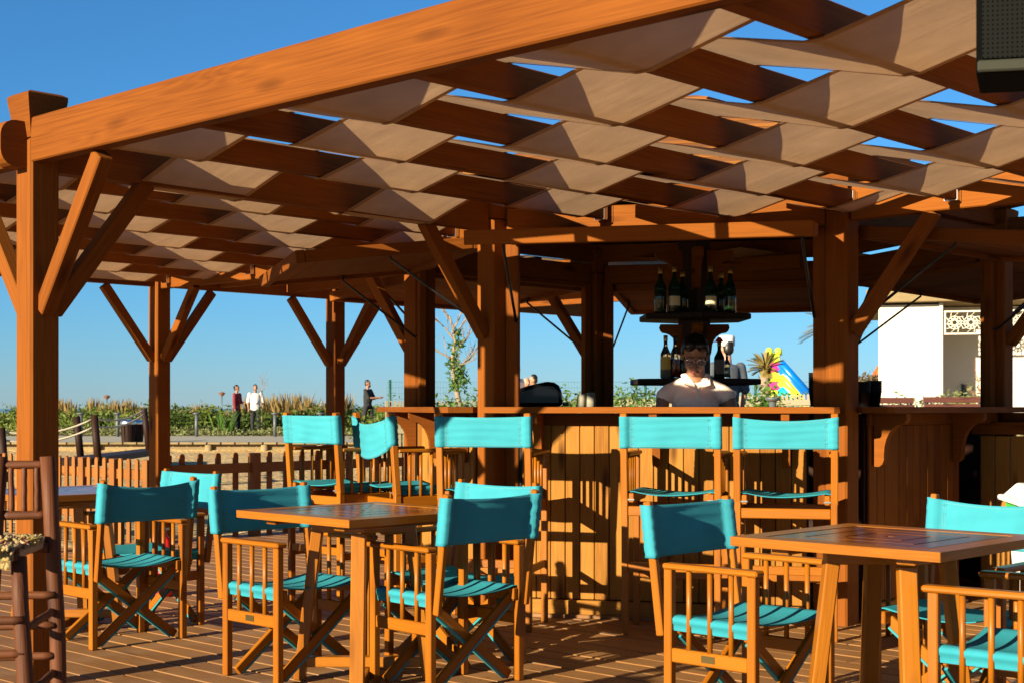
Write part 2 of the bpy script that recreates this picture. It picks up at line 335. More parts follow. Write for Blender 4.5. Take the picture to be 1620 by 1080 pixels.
# woven fabric strips
bounds = [-4.885, -4.43, -3.81, -3.175, -2.54, -1.91, -1.28, -1.06]
def strip_z(i, u):
    k = u/RS; k0 = math.floor(k); t = k-k0
    def zz(kk):
        over = ((i+kk) % 2 == 0)
        top = 2.435 if kk == 0 else RB+RH+.006
        bot = 2.225 if kk == 0 else RB-.006
        return top if over else bot
    # flat where it bears on the rafter, straight in between
    w = .05; q = min(1, max(0, (t-w)/(1-2*w)))
    return zz(k0)*(1-q)+zz(k0+1)*q
def strip(i, u0, u1):
    v0, v1 = bounds[i]+.004, bounds[i+1]-.004; nv = 6; vs = []; fs = []; us = [u0, u1]
    for k in range(math.ceil(u0/RS)-1, math.floor(u1/RS)+2):
        us += [(k+e)*RS for e in (-.05, .05, .23, .41, .59, .77)]
    us = sorted(u for u in us if u0 <= u <= u1)
    for u in us:
        z = strip_z(i, u); k = u/RS; t = k-math.floor(k); mid = max(0, math.sin(math.pi*(t-.05)/.9)) if .05 < t < .95 else 0
        for b_ in range(nv+1):
            s_ = b_/nv; vv = v0+(v1-v0)*s_
            kf = math.floor(k); sag = -(.002+.003*abs(math.sin(3.7*kf+1.9*i)))*mid*math.sin(math.pi*s_)+.0018*mid*math.sin(9*s_+2.3*i+1.7*kf)
            ed = (1 if b_ == nv else (-1 if b_ == 0 else 0))
            vs.append(P(u, vv-ed*.006*mid, z+sag))
    for a in range(len(us)-1):
        for b_ in range(nv): fs.append((a*(nv+1)+b_, (a+1)*(nv+1)+b_, (a+1)*(nv+1)+b_+1, a*(nv+1)+b_+1))
    o = add('fabric_strip', mesh('fabric', vs, fs), FAB, pg, smooth=True)
    cre = {a for a in range(len(us)) if min(abs(us[a]/RS-math.floor(us[a]/RS)-e) for e in (.05, .95)) < .01}
    for ed_ in o.data.edges:
        a0, a1 = ed_.vertices[0]//(nv+1), ed_.vertices[1]//(nv+1)
        if a0 == a1 and a0 in cre: ed_.use_edge_sharp = True
    hv = []; hf = []                                            # stitched double hem along both edges
    for b_ in (0, nv-1):
        for a in range(len(us)):
            p0, p1 = vs[a*(nv+1)+b_], vs[a*(nv+1)+b_+1]; w_ = .025
            q0, q1 = (p0, p0.lerp(p1, w_/(p1-p0).length)) if b_ == 0 else (p1.lerp(p0, w_/(p1-p0).length), p1)
            k = len(hv); hv += [q0-Vector((0, 0, .0035)), q1-Vector((0, 0, .0035))]
            if a: hf.append((k-2, k, k+1, k-1))
    add('hem', mesh('hem', hv, hf), FABH, o)
for i in range(len(bounds)-1):
    vm = (bounds[i]+bounds[i+1])/2
    if vm < -2.1: strip(i, -4.97, 7.8)
    else:
        ul = HX*(2+vm)+.05 if vm < -1 else HX
        strip(i, -4.97, -max(ul, .2)); strip(i, max(ul, .2), 7.8)
# far strips over the back left bay
for j, (v0, v1) in enumerate(((-.93, -.3), (-.3, .33), (.33, .93), (1.1, 1.9), (1.9, 2.7))):
    vs = []; fs = []
    for a in range(41):
        u = -4.97+(3.1 if v1 < 1 else 4.6)*a/40; z = RB+RH+.01+.02*math.sin(5.2*u+j*3.14)
        vs += [P(u, v0+.01, z), P(u, v1-.01, z)]
    fs = [(2*a, 2*a+2, 2*a+3, 2*a+1) for a in range(40)]
    add('fabric_strip', mesh('fabric', vs, fs), FAB, pg)

# ---------------------------------------------------------------- bar kiosk
kk = empty('bar_kiosk', (0, 0, 0)); tag(kk, 'six-sided wooden bar kiosk with raised shutters and plank front', 'bar')
CT = 1.205
def hexpt(k, r): a = math.radians(-90+60*(k-1)); return Vector((r*math.cos(a), r*math.sin(a), 0))
for k in range(1, 7):
    a, c = hexpt(k, 2.0), hexpt(k+1, 2.0); d = (c-a).normalized(); n_ = Vector((d.y, -d.x, 0))      # outward normal
    M0 = Matrix((d, n_, Vector((0, 0, 1)))).transposed()
    def q(s, out, z): return a+d*s+n_*out+Vector((0, 0, z))
    # jamb boards beside the posts
    for s in (.118, 1.882):
        for zz0, zz1 in ((0, 2.205),): bar('jamb', q(s, -.01, zz0), q(s, -.01, zz1), .05, .078, WB, kk, up=tuple(d), bev=.005)
    # wall of vertical boards below the counter
    door = (1.28, 1.86) if k == 2 else None
    nb = 19; w = 1.62/nb
    for i in range(nb):
        s = .19+w*(i+.5)
        if door and door[0] < s < door[1]: continue
        bar('board', q(s, .055+.0015*((i*7) % 3), .10), q(s, .055+.0015*((i*7) % 3), 1.10), .018, w-.004, WB if k == 2 else WP, kk, up=tuple(d), bev=.004)  # right-hand side gets darker beam wood, painting in the shade on it
    e1 = 1.28 if door else 1.82
    bar('backing_board', q(.17, .03, .6), q(e1, .03, .6), .02, 1.1, WK, kk, bev=0)
    bar('baseboard', q(.14, .078, .05), q(e1, .078, .05), .035, .092, WP, kk); bar('base_plinth', q(.1, .088, .006), q(e1+.02, .088, .006), .07, .024, WD, kk)
    bar('frieze', q(.18, .062, 1.135), q(1.82, .062, 1.135), .03, .068, WB, kk)
    # counter top with clipped corners
    l, o0, o1 = 2.0, -.22, .30
    pts = [(.06, o0), (1.94, o0), (1.94, .05), (1.99, .12), (1.99, o1-.03), (1.96, o1), (.04, o1), (.01, o1-.03), (.01, .12), (.06, .05)]
    me = prism([(x-1, y) for x, y in pts], -.017, .017); M = M0.to_4x4()
    # prism needs a right-handed frame
    M = Matrix((d, -n_, Vector((0, 0, 1)))).transposed().to_4x4(); me = prism([(x-1, -y) for x, y in pts], -.017, .017)
    M.translation = a+d*1.0+Vector((0, 0, CT-.017)); add('counter_top', me, WB, kk, M)
    # corbels under the counter
    cp = [(0, 0), (.2, 0), (.2, -.035), (.185, -.055), (.17, -.06)]+[(.17-.11*math.sin(math.pi/2*i/6), -.06-.17*(1-math.cos(math.pi/2*i/6))-.0) for i in range(1, 7)]+[(.06, -.26), (.05, -.285), (.03, -.30), (0, -.30)]
    for s in ((.3, .98, 1.7) if k != 2 else (.24, 1.2, 1.9)):
        me = prism(cp, -.022, .022); Mc = Matrix((n_, Vector((0, 0, 1)), n_.cross(Vector((0, 0, 1))))).transposed().to_4x4(); Mc.translation = q(s, .078, CT-.036)
        add('corbel', me, WB, kk, Mc)
    # raised shutter
    zh, zo, le = 2.185, 2.075, 1.0
    sl = math.atan2(zh-zo, le)
    fl = empty('shutter', q(1, .03, zh), parent=kk)
    ax = Vector((n_.x*math.cos(sl), n_.y*math.cos(sl), -math.sin(sl))); up = d.cross(ax) if d.cross(ax).z > 0 else ax.cross(d)
    g = lambda s, o, h: d*s+ax*o+up*h
    for i in range(6): bar('panel_board', g(-.83, .065+.087*2*(i+.5)-.087*.0, 0), g(.83, .065+.087*2*(i+.5), 0), .172 if i < 5 else .172, .018, WB, fl, up=tuple(up))
    for o_ in (.03, 1.09): bar('rail', g(-.87, o_, 0), g(.87, o_, 0), .055, .075, WB, fl, up=tuple(up))
    for s in (-.85, .85): bar('stile', g(s, .06, 0), g(s, 1.06, 0), .05, .07, WB, fl, up=tuple(up))
    for s in (-.7, .7): bar('hinge', g(s-.05, -.005, .03), g(s+.05, -.005, .03), .03, .02, STEEL, fl, up=tuple(up), bev=0)
    for s, j in ((-.80, .15), (.80, 1.85)):                     # stay rods
        p0 = g(s, .55, -.05); p1 = q(j, .045, 1.70)-q(1, .03, zh)
        pth = [p0+Vector((0, 0, .03)), p0, p0*.5+p1*.5, p1, p1+(p0-p1).normalized()*.02-n_*.03]
        add('stay_rod', tube(pth, .0085, 6), BLACK, fl, smooth=True); rod('eye_bolt', p0+Vector((0, 0, .045))-d*.012, p0+Vector((0, 0, .045))+d*.012, .02, BLACK, fl)
    # roof plane of overlapping boards
    ap = Vector((0, 0, 3.35)); e0, e1_ = hexpt(k, 2.25)+Vector((0, 0, 2.53)), hexpt(k+1, 2.25)+Vector((0, 0, 2.53))
    nn = (e1_-e0).cross(ap-e0).normalized(); NB = 11
    for i in range(NB):
        t0, t1 = i/NB, (i+1.12)/NB; t1 = min(t1, .995)
        A0, A1, B0, B1 = e0.lerp(ap, t0), e1_.lerp(ap, t0), e0.lerp(ap, t1), e1_.lerp(ap, t1); up_ = nn*.026
        vs = [A0+up_, A1+up_, B1+nn*.004, B0+nn*.004, A0+up_-nn*.018, A1+up_-nn*.018, B1-nn*.014, B0-nn*.014]
        ce = sum(vs, Vector())/8; x = d; z = nn; y = z.cross(x); Mr = Matrix((x, y, z)).transposed(); Mi = Mr.inverted()
        me = mesh('roof_board', [Mi @ (p-ce) for p in vs], [(0, 1, 2, 3), (7, 6, 5, 4), (0, 4, 5, 1), (1, 5, 6, 2), (2, 6, 7, 3), (3, 7, 4, 0)]); M4 = Mr.to_4x4(); M4.translation = ce
        add('roof_board', me, WF, kk, M4)
    lv = [hexpt(k, 2.05)+Vector((0, 0, 2.535)), hexpt(k+1, 2.05)+Vector((0, 0, 2.535)), Vector((0, 0, 3.27))]; add('ceiling_shade_sheet', mesh('shade_sheet', lv+[p+Vector((0, 0, .012)) for p in lv], [(2, 1, 0), (3, 4, 5), (0, 1, 4, 3), (1, 2, 5, 4), (2, 0, 3, 5)]), WK, kk)  # added dark sheet under the roof, its colour stands in for interior shade
    bar('eave_beam', q(.0, -.02, 2.46), q(2.0, -.02, 2.46), .07, .14, WB, kk)
    bar('top_rail', q(.19, -.02, 2.19), q(1.81, -.02, 2.19), .06, .035, WB, kk)

# central shelf column
sc = empty('bottle_shelf', (0, 0, 0)); tag(sc, 'dark wooden column with two bottle shelves in the middle of the bar', 'shelf')
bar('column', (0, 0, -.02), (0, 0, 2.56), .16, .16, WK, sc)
for z, r_ in ((1.815, .40), (1.375, .47)):
    pts = [(r_*math.cos(math.radians(60*i+15)), r_*math.sin(math.radians(60*i+15))) for i in range(6)]
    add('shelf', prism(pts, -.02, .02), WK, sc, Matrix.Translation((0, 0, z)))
    for i in range(6):
        a = math.radians(60*i+15); c = math.radians(60*i+75); bar('shelf_rim', (r_*1.0*math.cos(a), r_*math.sin(a), z), (r_*math.cos(c), r_*math.sin(c), z), .02, .036, WK, sc)
for z, s in ((1.79, .72), (2.30, .85)):
    cp = [(0, 0), (.24, 0), (.25, -.03), (.24, -.06)]+[(.22-.14*math.sin(math.pi/2*i/6), -.08-.15*(1-math.cos(math.pi/2*i/6))) for i in range(7)]+[(.075, -.27), (.06, -.31), (.03, -.33), (0, -.33)]
    for i in range(4):
        a = math.radians(90*i+CROT*180/math.pi); n_ = Vector((math.cos(a), math.sin(a), 0)); Mc = Matrix((n_, Vector((0, 0, 1)), n_.cross(Vector((0, 0, 1))))).transposed().to_4x4(); Mc.translation = n_*.06+Vector((0, 0, z-.02))
        add('bracket', prism([(x*s, y*s) for x, y in cp], -.03, .03), WB, sc, Mc)

# ---------------------------------------------------------------- director chairs
def back_canvas(w, z0, z1, y0, y1, sag, dip, seed, low=0.0, lowR=0.0):
    # double-skinned sling: sleeves round both posts, a taut sheet between, small tension wrinkles
    nx_, nz = 46, 14; R = random.Random(seed); ph = [R.uniform(0, 6) for _ in range(6)]
    xs_ = [-w+2*w*i/nx_ for i in range(nx_+1)]; vs = []; fs = []
    def surf(x, t, side):
        ax = abs(x)/w; z = z0+(z1-z0)*t; y = y0+(y1-y0)*t
        th = .0250 if ax > .87 else .002+(.0230)*max(0, (ax-.80)/.07)
        if ax > .985: th = .021
        c = (1-ax*ax)
        z += -dip*c*t + low*c*(t-1)*1.0 - lowR*(x/w)*(1 if x > 0 else .2)*0
        y += -sag*c
        wr = .0022*math.sin(24*t+5*x+ph[0]+2*math.sin(7*x+ph[1]))*c+.0012*math.sin(57*t+9*x+ph[2])*(.3+ax)
        if ax > .74: wr += .0022*math.sin(58*t+ph[3]+14*x+1.5*math.sin(9*t))*(1 if ax < .88 else .4)
        return Vector((x, y+side*th+wr, z))
    for side in (-1, 1):
        for j in range(nz+1):
            for x in xs_: vs.append(surf(x, j/nz, side))
    n1 = nx_+1; off = n1*(nz+1)
    for j in range(nz):
        for i in range(nx_):
            a = j*n1+i; fs.append((a, a+1, a+1+n1, a+n1)); fs.append((off+a, off+a+n1, off+a+n1+1, off+a+1))
        fs.append((j*n1, (j+1)*n1, off+(j+1)*n1, off+j*n1)); e = j*n1+nx_; fs.append((e, off+e, off+e+n1, e+n1))
    for i in range(nx_):
        fs.append((i, off+i, off+i+1, i+1)); e = nz*n1+i; fs.append((e, e+1, off+e+1, off+e))
    sv = []; sf = []
    def seam(pts, wv, side):
        for i, p in enumerate(pts):
            k = len(sv); o_ = Vector((0, side*.0012, 0)); sv.extend([p+o_-wv, p+o_+wv])
            if i: sf.append((k-2, k, k+1, k-1))
    for side in (-1, 1):
        for x in (-.775*w, -.765*w+.006, .775*w, .765*w-.006): seam([surf(x, .02+.96*j/24, side) for j in range(25)], Vector((.0011, 0, 0)), side)
        for t in (.055, .945): seam([surf(-.77*w+1.54*w*j/30, t, side) for j in range(31)], Vector((0, 0, .0011)), side)
    back_canvas.seams = mesh('seams', sv, sf)
    return mesh('back_canvas', vs, fs)
def seat_canvas(w, d, z, sag, seed):
    R = random.Random(seed); ph = R.uniform(0, 6); nx_, ny = 26, 12; vs = []; fs = []
    prof = []
    prof += [(-w-.004, z-.045), (-w-.005, z-.022), (-w-.012, z-.020), (-w-.012, z-.002), (-w+.004, z+.006)]
    for i in range(nx_+1):
        x = -w+.03+(2*w-.06)*i/nx_; c = 1-(x/(w-.03))**2; prof.append((x, z+.006-sag*c))
    prof += [(w-.004, z+.006), (w+.012, z-.002), (w+.012, z-.020), (w+.005, z-.022), (w+.004, z-.045)]
    n1 = len(prof)
    for side in (0, 1):
        for j in range(ny+1):
            y = -d+2*d*j/ny
            for i, (x, zz) in enumerate(prof):
                c = max(0, 1-(x/w)**2); e = abs(y)/d
                wob = .004*math.sin(11*x+3*y*8+ph)*c*e + .012*c*(e**4)*(1 if side == 0 else 1)
                vs.append(Vector((x*(1 if side == 0 else .992), y, zz+wob-(0 if side == 0 else .004))))
    off = n1*(ny+1)
    for j in range(ny):
        for i in range(n1-1):
            a = j*n1+i; fs.append((a, a+1, a+1+n1, a+n1)); fs.append((off+a, off+a+n1, off+a+n1+1, off+a+1))
    for i in range(n1-1):
        fs.append((i, off+i, off+i+1, i+1)); e = ny*n1+i; fs.append((e, e+1, off+e+1, off+e))
    return mesh('seat_canvas', vs, fs)
def make_chair():
    r = empty('director_chair', (0, 0, 0)); w = .255
    for s in (-1, 1):
        x = s*w
        bar('leg', (x, .19, 0), (x, .19, .598), .034, .036, WC, r, up=(0, 1, 0)); bar('leg', (x, -.185, 0), (x, -.185, .598), .034, .036, WC, r, up=(0, 1, 0))
        bar('back_post', (x, -.225, .34), (x, -.29, .845), .026, .034, WC, r, up=(0, 1, 0))
        bar('armrest', (x+s*.004, -.20, .609), (x+s*.004, .225, .609), .056, .022, WC, r, bev=.007)
        bar('side_rail', (x, -.17, .275), (x, .172, .275), .022, .052, WC, r)
        for y in (-.095, 0, .095): rod('dowel', (x, y, .29), (x, y, .60), .0105, WC, r)
        bar('seat_rail', (x-s*.032, -.20, .385), (x-s*.032, .20, .385), .026, .05, WC, r)
    for y in (-.155, .155):
        for s in (-1, 1):
            yy = y+s*.0125; p0, p1 = Vector((s*.235, yy, .02)), Vector((-s*.222, yy, .375)); up = Vector((p1-p0)).cross(Vector((0, 1, 0))).normalized()
            if up.z < 0: up = -up
            x_ = bar('cross_leg', p0, p1, .022, .042, WC, r, up=tuple(up))
            o = bar('painted_edge', (-(p1-p0).length/2+.02, 0, -.0255), ((p1-p0).length/2-.02, 0, -.0255), .0205, .010, TQP, x_, bev=.001)
    o = bar('name_plate', (w+.012, -.03, .277), (w+.012, .03, .277), .003, .026, BRASS, r, bev=0)
    cv = add('back_canvas', back_canvas(.279, .632, .832, -.263, -.289, .012, .012, 1), TQ, r, smooth=True); add('seam', back_canvas.seams, STITCH, cv)
    add('seat_canvas', seat_canvas(.25, .195, .415, .034, 2), TQS, r, smooth=True)
    return r
def make_stool():
    r = empty('bar_chair', (0, 0, 0)); w = .245
    for s in (-1, 1):
        x = s*w
        bar('leg', (x, .185, 0), (x, .185, .945), .034, .036, WC, r, up=(0, 1, 0)); bar('leg', (x, -.19, 0), (x, -.19, .76), .034, .038, WC, r, up=(0, 1, 0))
        bar('back_post', (x+s*.002, -.19, .70), (x+s*.002, -.225, 1.172), .036, .036, WC, r, up=(0, 1, 0))
        bar('armrest', (x, -.19, .955), (x, .22, .955), .052, .022, WC, r, bev=.007)
        bar('side_rail', (x, -.17, .665), (x, .17, .665), .022, .06, WC, r); bar('stretcher', (x, -.17, .33), (x, .17, .33), .022, .04, WC, r)
        for y in (-.11, -.04, .03, .10): rod('dowel', (x, y, .69), (x, y, .945), .0095, WC, r)
        bar('seat_rail', (x-s*.034, -.20, .725), (x-s*.034, .20, .725), .028, .05, WC, r)
        for y in (-.205, .205): bar('rail_hook', (x-s*.034-.017, y, .716), (x-s*.034+.017, y, .716), .004, .008, DULL, r, bev=0)
    for y, z in ((-.19, .655), (.185, .655), (-.19, .36), (.185, .28)): bar('cross_rail', (-w+.017, y, z), (w-.017, y, z), .026, .052 if z > .5 else .045, WC, r)
    cv = add('back_canvas', back_canvas(.268, .988, 1.155, -.212, -.224, .012, .006, 5), TQ, r, smooth=True); add('seam', back_canvas.seams, STITCH, cv)
    add('seat_canvas', seat_canvas(.232, .19, .752, .03, 6), TQS, r, smooth=True)
    return r
chair0 = make_chair(); stool0 = make_stool()
def place(proto, first, X, Y, fx, fy, label, cat, group, seed=None):
    o = proto if first else copy_tree(proto)
    o.location = cw(X, Y, 0); o.rotation_euler = (0, 0, yaw_of(fx, fy)); tag(o, label, cat, group)
    return o
G1 = 'low director chairs at the tables'; CS = []
for i, (X, Y, fx, fy, lab) in enumerate([
    (-.283, 6.27, -.69, .72, 'turquoise director chair in the front middle, its dark back turned to the viewer'),
    (-.97, 6.48, .72, -.69, 'turquoise director chair left of the middle table, tucked against its left corner'),
    (-2.03, 7.40, -.71, .71, 'dark turquoise director chair with its back to us at the left table'),
    (-2.04, 7.97, -.70, -.71, 'director chair with a sunlit pale turquoise back behind the left table'),
    (-.27, 6.76, -.70, -.72, 'director chair half hidden behind the front middle chair, its sunlit back just showing'),
    (.905, 5.44, .72, -.69, 'turquoise director chair on the left side of the right table'),
    (1.74, 5.55, -.70, -.72, 'director chair behind the right table with a sunlit turquoise back'),
    (1.70, 4.79, -.78, .62, 'director chair in the bottom right corner, only its armrests and seat in view')]):
    CS.append(place(chair0, i == 0, X, Y, fx, fy, lab, 'chair', G1))
# every copy gets its own creases
for i, o in enumerate(CS[1:]):
    for ch in list(o.children):
        if ch.name.startswith('back_canvas'):
            ch.data = back_canvas(.279, .632, .832, -.263, -.289, (.012, .02, .016, .014, .012, .018, .02)[i], (.012, .03, .006, .012, .006, .026, .012)[i], 20+i); ch.data.materials.append(TQ); ch.children[0].data = back_canvas.seams; back_canvas.seams.materials.append(STITCH); ch.data.polygons.foreach_set('use_smooth', [True]*len(ch.data.polygons))
        if ch.name.startswith('seat_canvas'):
            ch.data = seat_canvas(.25, .195, .415, .03+.004*(i % 4), 40+i); ch.data.materials.append(TQS); ch.data.polygons.foreach_set('use_smooth', [True]*len(ch.data.polygons))
G2 = 'tall bar chairs at the counter'; SS = []
for i, (X, Y, fx, fy, lab) in enumerate([
    (-.10, 7.90, .25, .968, 'tall turquoise bar chair at the counter, leftmost of the three at the front'),
    (.885, 7.70, .25, .968, 'tall turquoise bar chair standing in front of the bartender'),
    (1.455, 7.56, .22, .975, 'tall turquoise bar chair beside the thick right corner post'),
    (-1.03, 8.62, .72, .69, 'tall bar chair furthest left, with a smooth taut turquoise back'),
    (-.61, 8.42, .87, .5, 'tall bar chair with a crumpled turquoise back sagging down in the middle')]):
    SS.append(place(stool0, i == 0, X, Y, fx, fy, lab, 'bar chair', G2))
for i, o in enumerate(SS[1:]):
    for ch in list(o.children):
        if ch.name.startswith('back_canvas'):
            a = [(.014, .002, 0), (.014, .022, 0), (.01, .002, 0), (.05, .05, .085)][i]
            ch.data = back_canvas(.268, .988, 1.155, -.212, -.224, a[0], a[1], 60+i, low=a[2]); ch.data.materials.append(TQ); ch.children[0].data = back_canvas.seams; back_canvas.seams.materials.append(STITCH); ch.data.polygons.foreach_set('use_smooth', [True]*len(ch.data.polygons))

# ---------------------------------------------------------------- tables
def make_table():
    r = empty('square_table', (0, 0, 0)); H = .75; half = .40; bw = .088; gap = .011; th = .032; k = 0; o_ = half
    while o_ > .05:
        i_ = max(o_-bw, 0.0)
        for s in range(4):
            a = s*math.pi/2; g = .0015
            pts = [(-o_+g, -o_), (o_-g, -o_), (i_-g, -i_), (-i_+g, -i_)] if i_ > .001 else [(-o_+g, -o_), (o_-g, -o_), (0, -.001)]
            me = prism(pts, -th/2, th/2); c = Vector((0, -(o_+i_)/2, 0))
            for v_ in me.vertices: v_.co -= c
            M = Matrix.Rotation(a, 4, 'Z') @ Matrix.Translation(c); M.translation = M.translation+Vector((0, 0, H-th/2-(.0 if k == 0 else .001)))
            ob = add('top_board', me, WT if k == 0 else WTT, r, M)
        o_ = i_-gap; k += 1
    for s in (-1, 1): bar('batten', (-.33, s*.24, H-th-.014), (.33, s*.24, H-th-.014), .07, .024, WT, r)
    for j in range(2):                                  # two trapezoid frames crossing on the diagonals
        e = empty('leg_frame', (0, 0, 0), math.pi/4+j*math.pi/2, parent=r); dz = .0 if j == 0 else .042
        for s in (-1, 1): bar('leg', (s*.285, 0, .0), (s*.205, 0, .665), .062, .05, WT, e, up=(1, 0, 0), bev=.005)
        bar('foot_rail', (-.255, 0, .035+dz*1.1), (.255, 0, .035+dz*1.1), .058, .044, WT, e); bar('top_rail', (-.23, 0, .69-dz*.4), (.23, 0, .69-dz*.4), .06, .042, WT, e)
    return r
t0 = make_table()
for i, (X, Y, a, lab) in enumerate([(-.655, 6.32, 0, 'square slatted table in the middle with chairs around it'), (1.335, 5.05, .02, 'square slatted table at the right edge, nearest to the viewer'), (-2.43, 7.80, -.03, 'square slatted table at the left, behind the rustic log stool')]):
    o = t0 if i == 0 else copy_tree(t0); o.location = cw(X, Y, 0); o.rotation_euler = (0, 0, TH+math.pi/4-math.pi/2+a+math.radians(0)); tag(o, lab, 'table', 'square tables on the deck')

# ---------------------------------------------------------------- rustic log stool at the left edge
rs = empty('rustic_stool', cw(-1.475, 4.22), CROT+.10); tag(rs, 'rustic log bar stool with a colourful woven seat at the left edge', 'stool')
def log(name, a, c, r, parent, seed=0, n=9):
    R = random.Random(seed); a, c = Vector(a), Vector(c); pts = [a.lerp(c, i/6)+Vector((R.uniform(-1, 1), R.uniform(-1, 1), 0))*r*.12 for i in range(7)]
    M, L_ = frame(a, c); Mi = M.inverted(); return add(name, tube([Mi @ p for p in pts], r, n, .9), WR, parent, M, smooth=True)
for s, x in ((-1, -.045), (1, .095)):
    log('back_post', (x+s*.055, .0, 0), (x, .03, 1.06), .025, rs, 3+s); log('leg', (x+s*.06, -.40, 0), (x, -.34, .80), .024, rs, 9+s)
    for z in (.22, .42, .60): log('side_rung', (x+s*.04*(1-z), .0, z), (x+s*.04*(1-z), -.37, z), .012, rs, int(z*100)+s)
for z, r_ in ((1.035, .0135), (.885, .0145)): log('back_rail', (-.04, .03, z), (.09, .03, z), r_, rs, int(z*50))
for x in (-.012, .025, .062): log('spindle', (x, .03, .885), (x*1.02, .03, 1.035), .0095, rs, int(x*300)+70, 7)
for z in (.20, .29, .38, .47, .56, .65):
    for y in (-.37, .0): log('rung', (-.08, y, z-.02*(y < -.1)), (.12, y, z-.02*(y < -.1)), .013, rs, int(z*90+y*10))
log('seat_rail', (-.09, -.35, .80), (.10, -.35, .80), .02, rs, 91); log('seat_rail', (-.09, .0, .79), (.10, .0, .79), .018, rs, 92)
YARN = []
for i, c in enumerate(((.30, .21, .07), (.18, .05, .03), (.28, .19, .09), (.30, .21, .11), (.24, .16, .07), (.13, .13, .05), (.32, .22, .04))): YARN.append(plain('woven_yarn_%d' % i, c, rough=.95, var=.25, scale=60))
R = random.Random(5); vsY = [[] for _ in YARN]; fsY = [[] for _ in YARN]
for i in range(620):
    k = R.randrange(len(YARN)); x0 = -.085+.175*R.random(); y0 = R.uniform(-.37, .03); z0 = .812+R.uniform(0, .012)
    if i % 2: pth = [(x0, y0, z0), (x0+R.uniform(-.02, .02), y0-.03, z0+.008), (x0+R.uniform(-.02, .02), y0-.06, z0)]
    else: y0 = R.choice((-.385, .035)); pth = [(x0, y0*.93, z0+.004), (x0+.004, y0*1.02, z0-.004), (x0+R.uniform(-.012, .012), y0*1.03, z0-R.uniform(.02, .045))]
    me = tube(pth, .0042, 5); o = len(vsY[k]); vsY[k] += [v_.co[:] for v_ in me.vertices]; fsY[k] += [tuple(q+o for q in p_.vertices) for p_ in me.polygons]; bpy.data.meshes.remove(me)
bar('woven_seat', (-.08, -.175, .80), (.09, -.175, .80), .40, .022, YARN[3], rs)
for k in range(len(YARN)): tag(add('yarn', mesh('yarn', vsY[k], fsY[k]), YARN[k], rs, smooth=True), None, None, kind='stuff')

# ---------------------------------------------------------------- loudspeaker hanging at the top right
spk = empty('loudspeaker', cw(1.21, 3.34, 1.965), CROT-.22); tag(spk, 'black loudspeaker with a perforated metal grille hanging at the top right', 'speaker')
m, t, b = new_mat('perforated_grille'); L = t.links; tc = N(t, 'ShaderNodeTexCoord'); vo = N(t, 'ShaderNodeTexVoronoi', Scale=95.0); vo.inputs['Randomness'].default_value = 0; L.new(tc.outputs['Object'], vo.inputs['Vector'])
mr = N(t, 'ShaderNodeMapRange'); mr.inputs[1].default_value = .28; mr.inputs[2].default_value = .36; L.new(vo.outputs['Distance'], mr.inputs[0])
mx = N(t, 'ShaderNodeMix', data_type='RGBA'); L.new(mr.outputs[0], mx.inputs[0]); mx.inputs[6].default_value = (.0006, .0006, .0006, 1); mx.inputs[7].default_value = (.0055, .006, .005, 1); L.new(mx.outputs[2], b.inputs['Base Color']); b.inputs['Roughness'].default_value = .8; b.inputs['Specular IOR Level'].default_value = .06
bp = N(t, 'ShaderNodeBump', Strength=.8, Distance=.004); L.new(mr.outputs[0], bp.inputs['Height']); L.new(bp.outputs[0], b.inputs['Normal']); GRILLE = m
pts = [(-.13, -.12), (.13, -.12), (.10, .10), (-.10, .10)]
add('cabinet', prism(pts, 0, .42), plain('black_cabinet', (.002, .002, .002), rough=.9, spec=.05, bump=.3, scale=80), spk)
add('grille', prism([(-.118, -.134), (.118, -.134), (.118, -.1215), (-.118, -.1215)], .03, .40), GRILLE, spk)
bar('bottom_trim', (-.128, -.128, .014), (.128, -.128, .014), .014, .026, plain('grey_trim', (.03, .03, .022), rough=.7, spec=.1), spk)
rod('hanging_bracket', (0, 0, .42), (0, 0, .60), .012, BLACK, spk); bar('bracket_plate', (-.05, 0, .425), (.05, 0, .425), .06, .012, BLACK, spk)

# ---------------------------------------------------------------- low picket fence round the deck
def fence_run(label, name, A, B, npan, z0, ht, pw, pick, mat, group=None, post_w=.09, loc=None, rails=(.35, .82), round_top=True):
    A, B = Vector(A), Vector(B); o = empty(name, A); tag(o, label, 'fence', group); d = (B-A); Lf = d.length; d = d/Lf; nrm = Vector((d.y, -d.x, 0)); pan = Lf/npan
    key = (round(ht, 3), pw, mat.name)
    top = [(pw/2*math.cos(q), ht-pw/2+pw/2*math.sin(q)) for q in [math.pi*i/6 for i in range(7)]] if round_top else [(pw/2, ht-pw*.5), (0, ht), (-pw/2, ht-pw*.5)]
    me = prism([(z, x) for x, z in [(-pw/2, 0), (pw/2, 0)]+top], -.009, .009)
    me.materials.append(mat)
    Mz = Matrix((Vector((0, 0, 1)), d, Vector((0, 0, 1)).cross(d))).transposed().to_4x4()
    for i in range(npan+1):
        p = d*(pan*i)
        if post_w: bar('post', p+Vector((0, 0, z0)), p+Vector((0, 0, z0+ht*.99)), post_w, post_w, mat, o, up=tuple(d))
        if i == npan: break
        for r_ in rails: bar('rail', p+d*post_w/2+Vector((0, 0, z0+ht*r_)), p+d*(pan-post_w/2)+Vector((0, 0, z0+ht*r_)), .03, ht*.115, mat, o)
        for j in range(pick):
            s = pan*(j+1)/(pick+1); M = Mz.copy(); M.translation = p+d*s-nrm*.027*(1)+Vector((0, 0, z0)); q = add('picket', me, mat, o, M)
    return o
fence_run('low brown picket fence along the deck between the two far left posts', 'picket_fence', (-5.12, -.90, 0), (-5.12, 3.0, 0), 4, -.02, .80, .055, 4, WF)
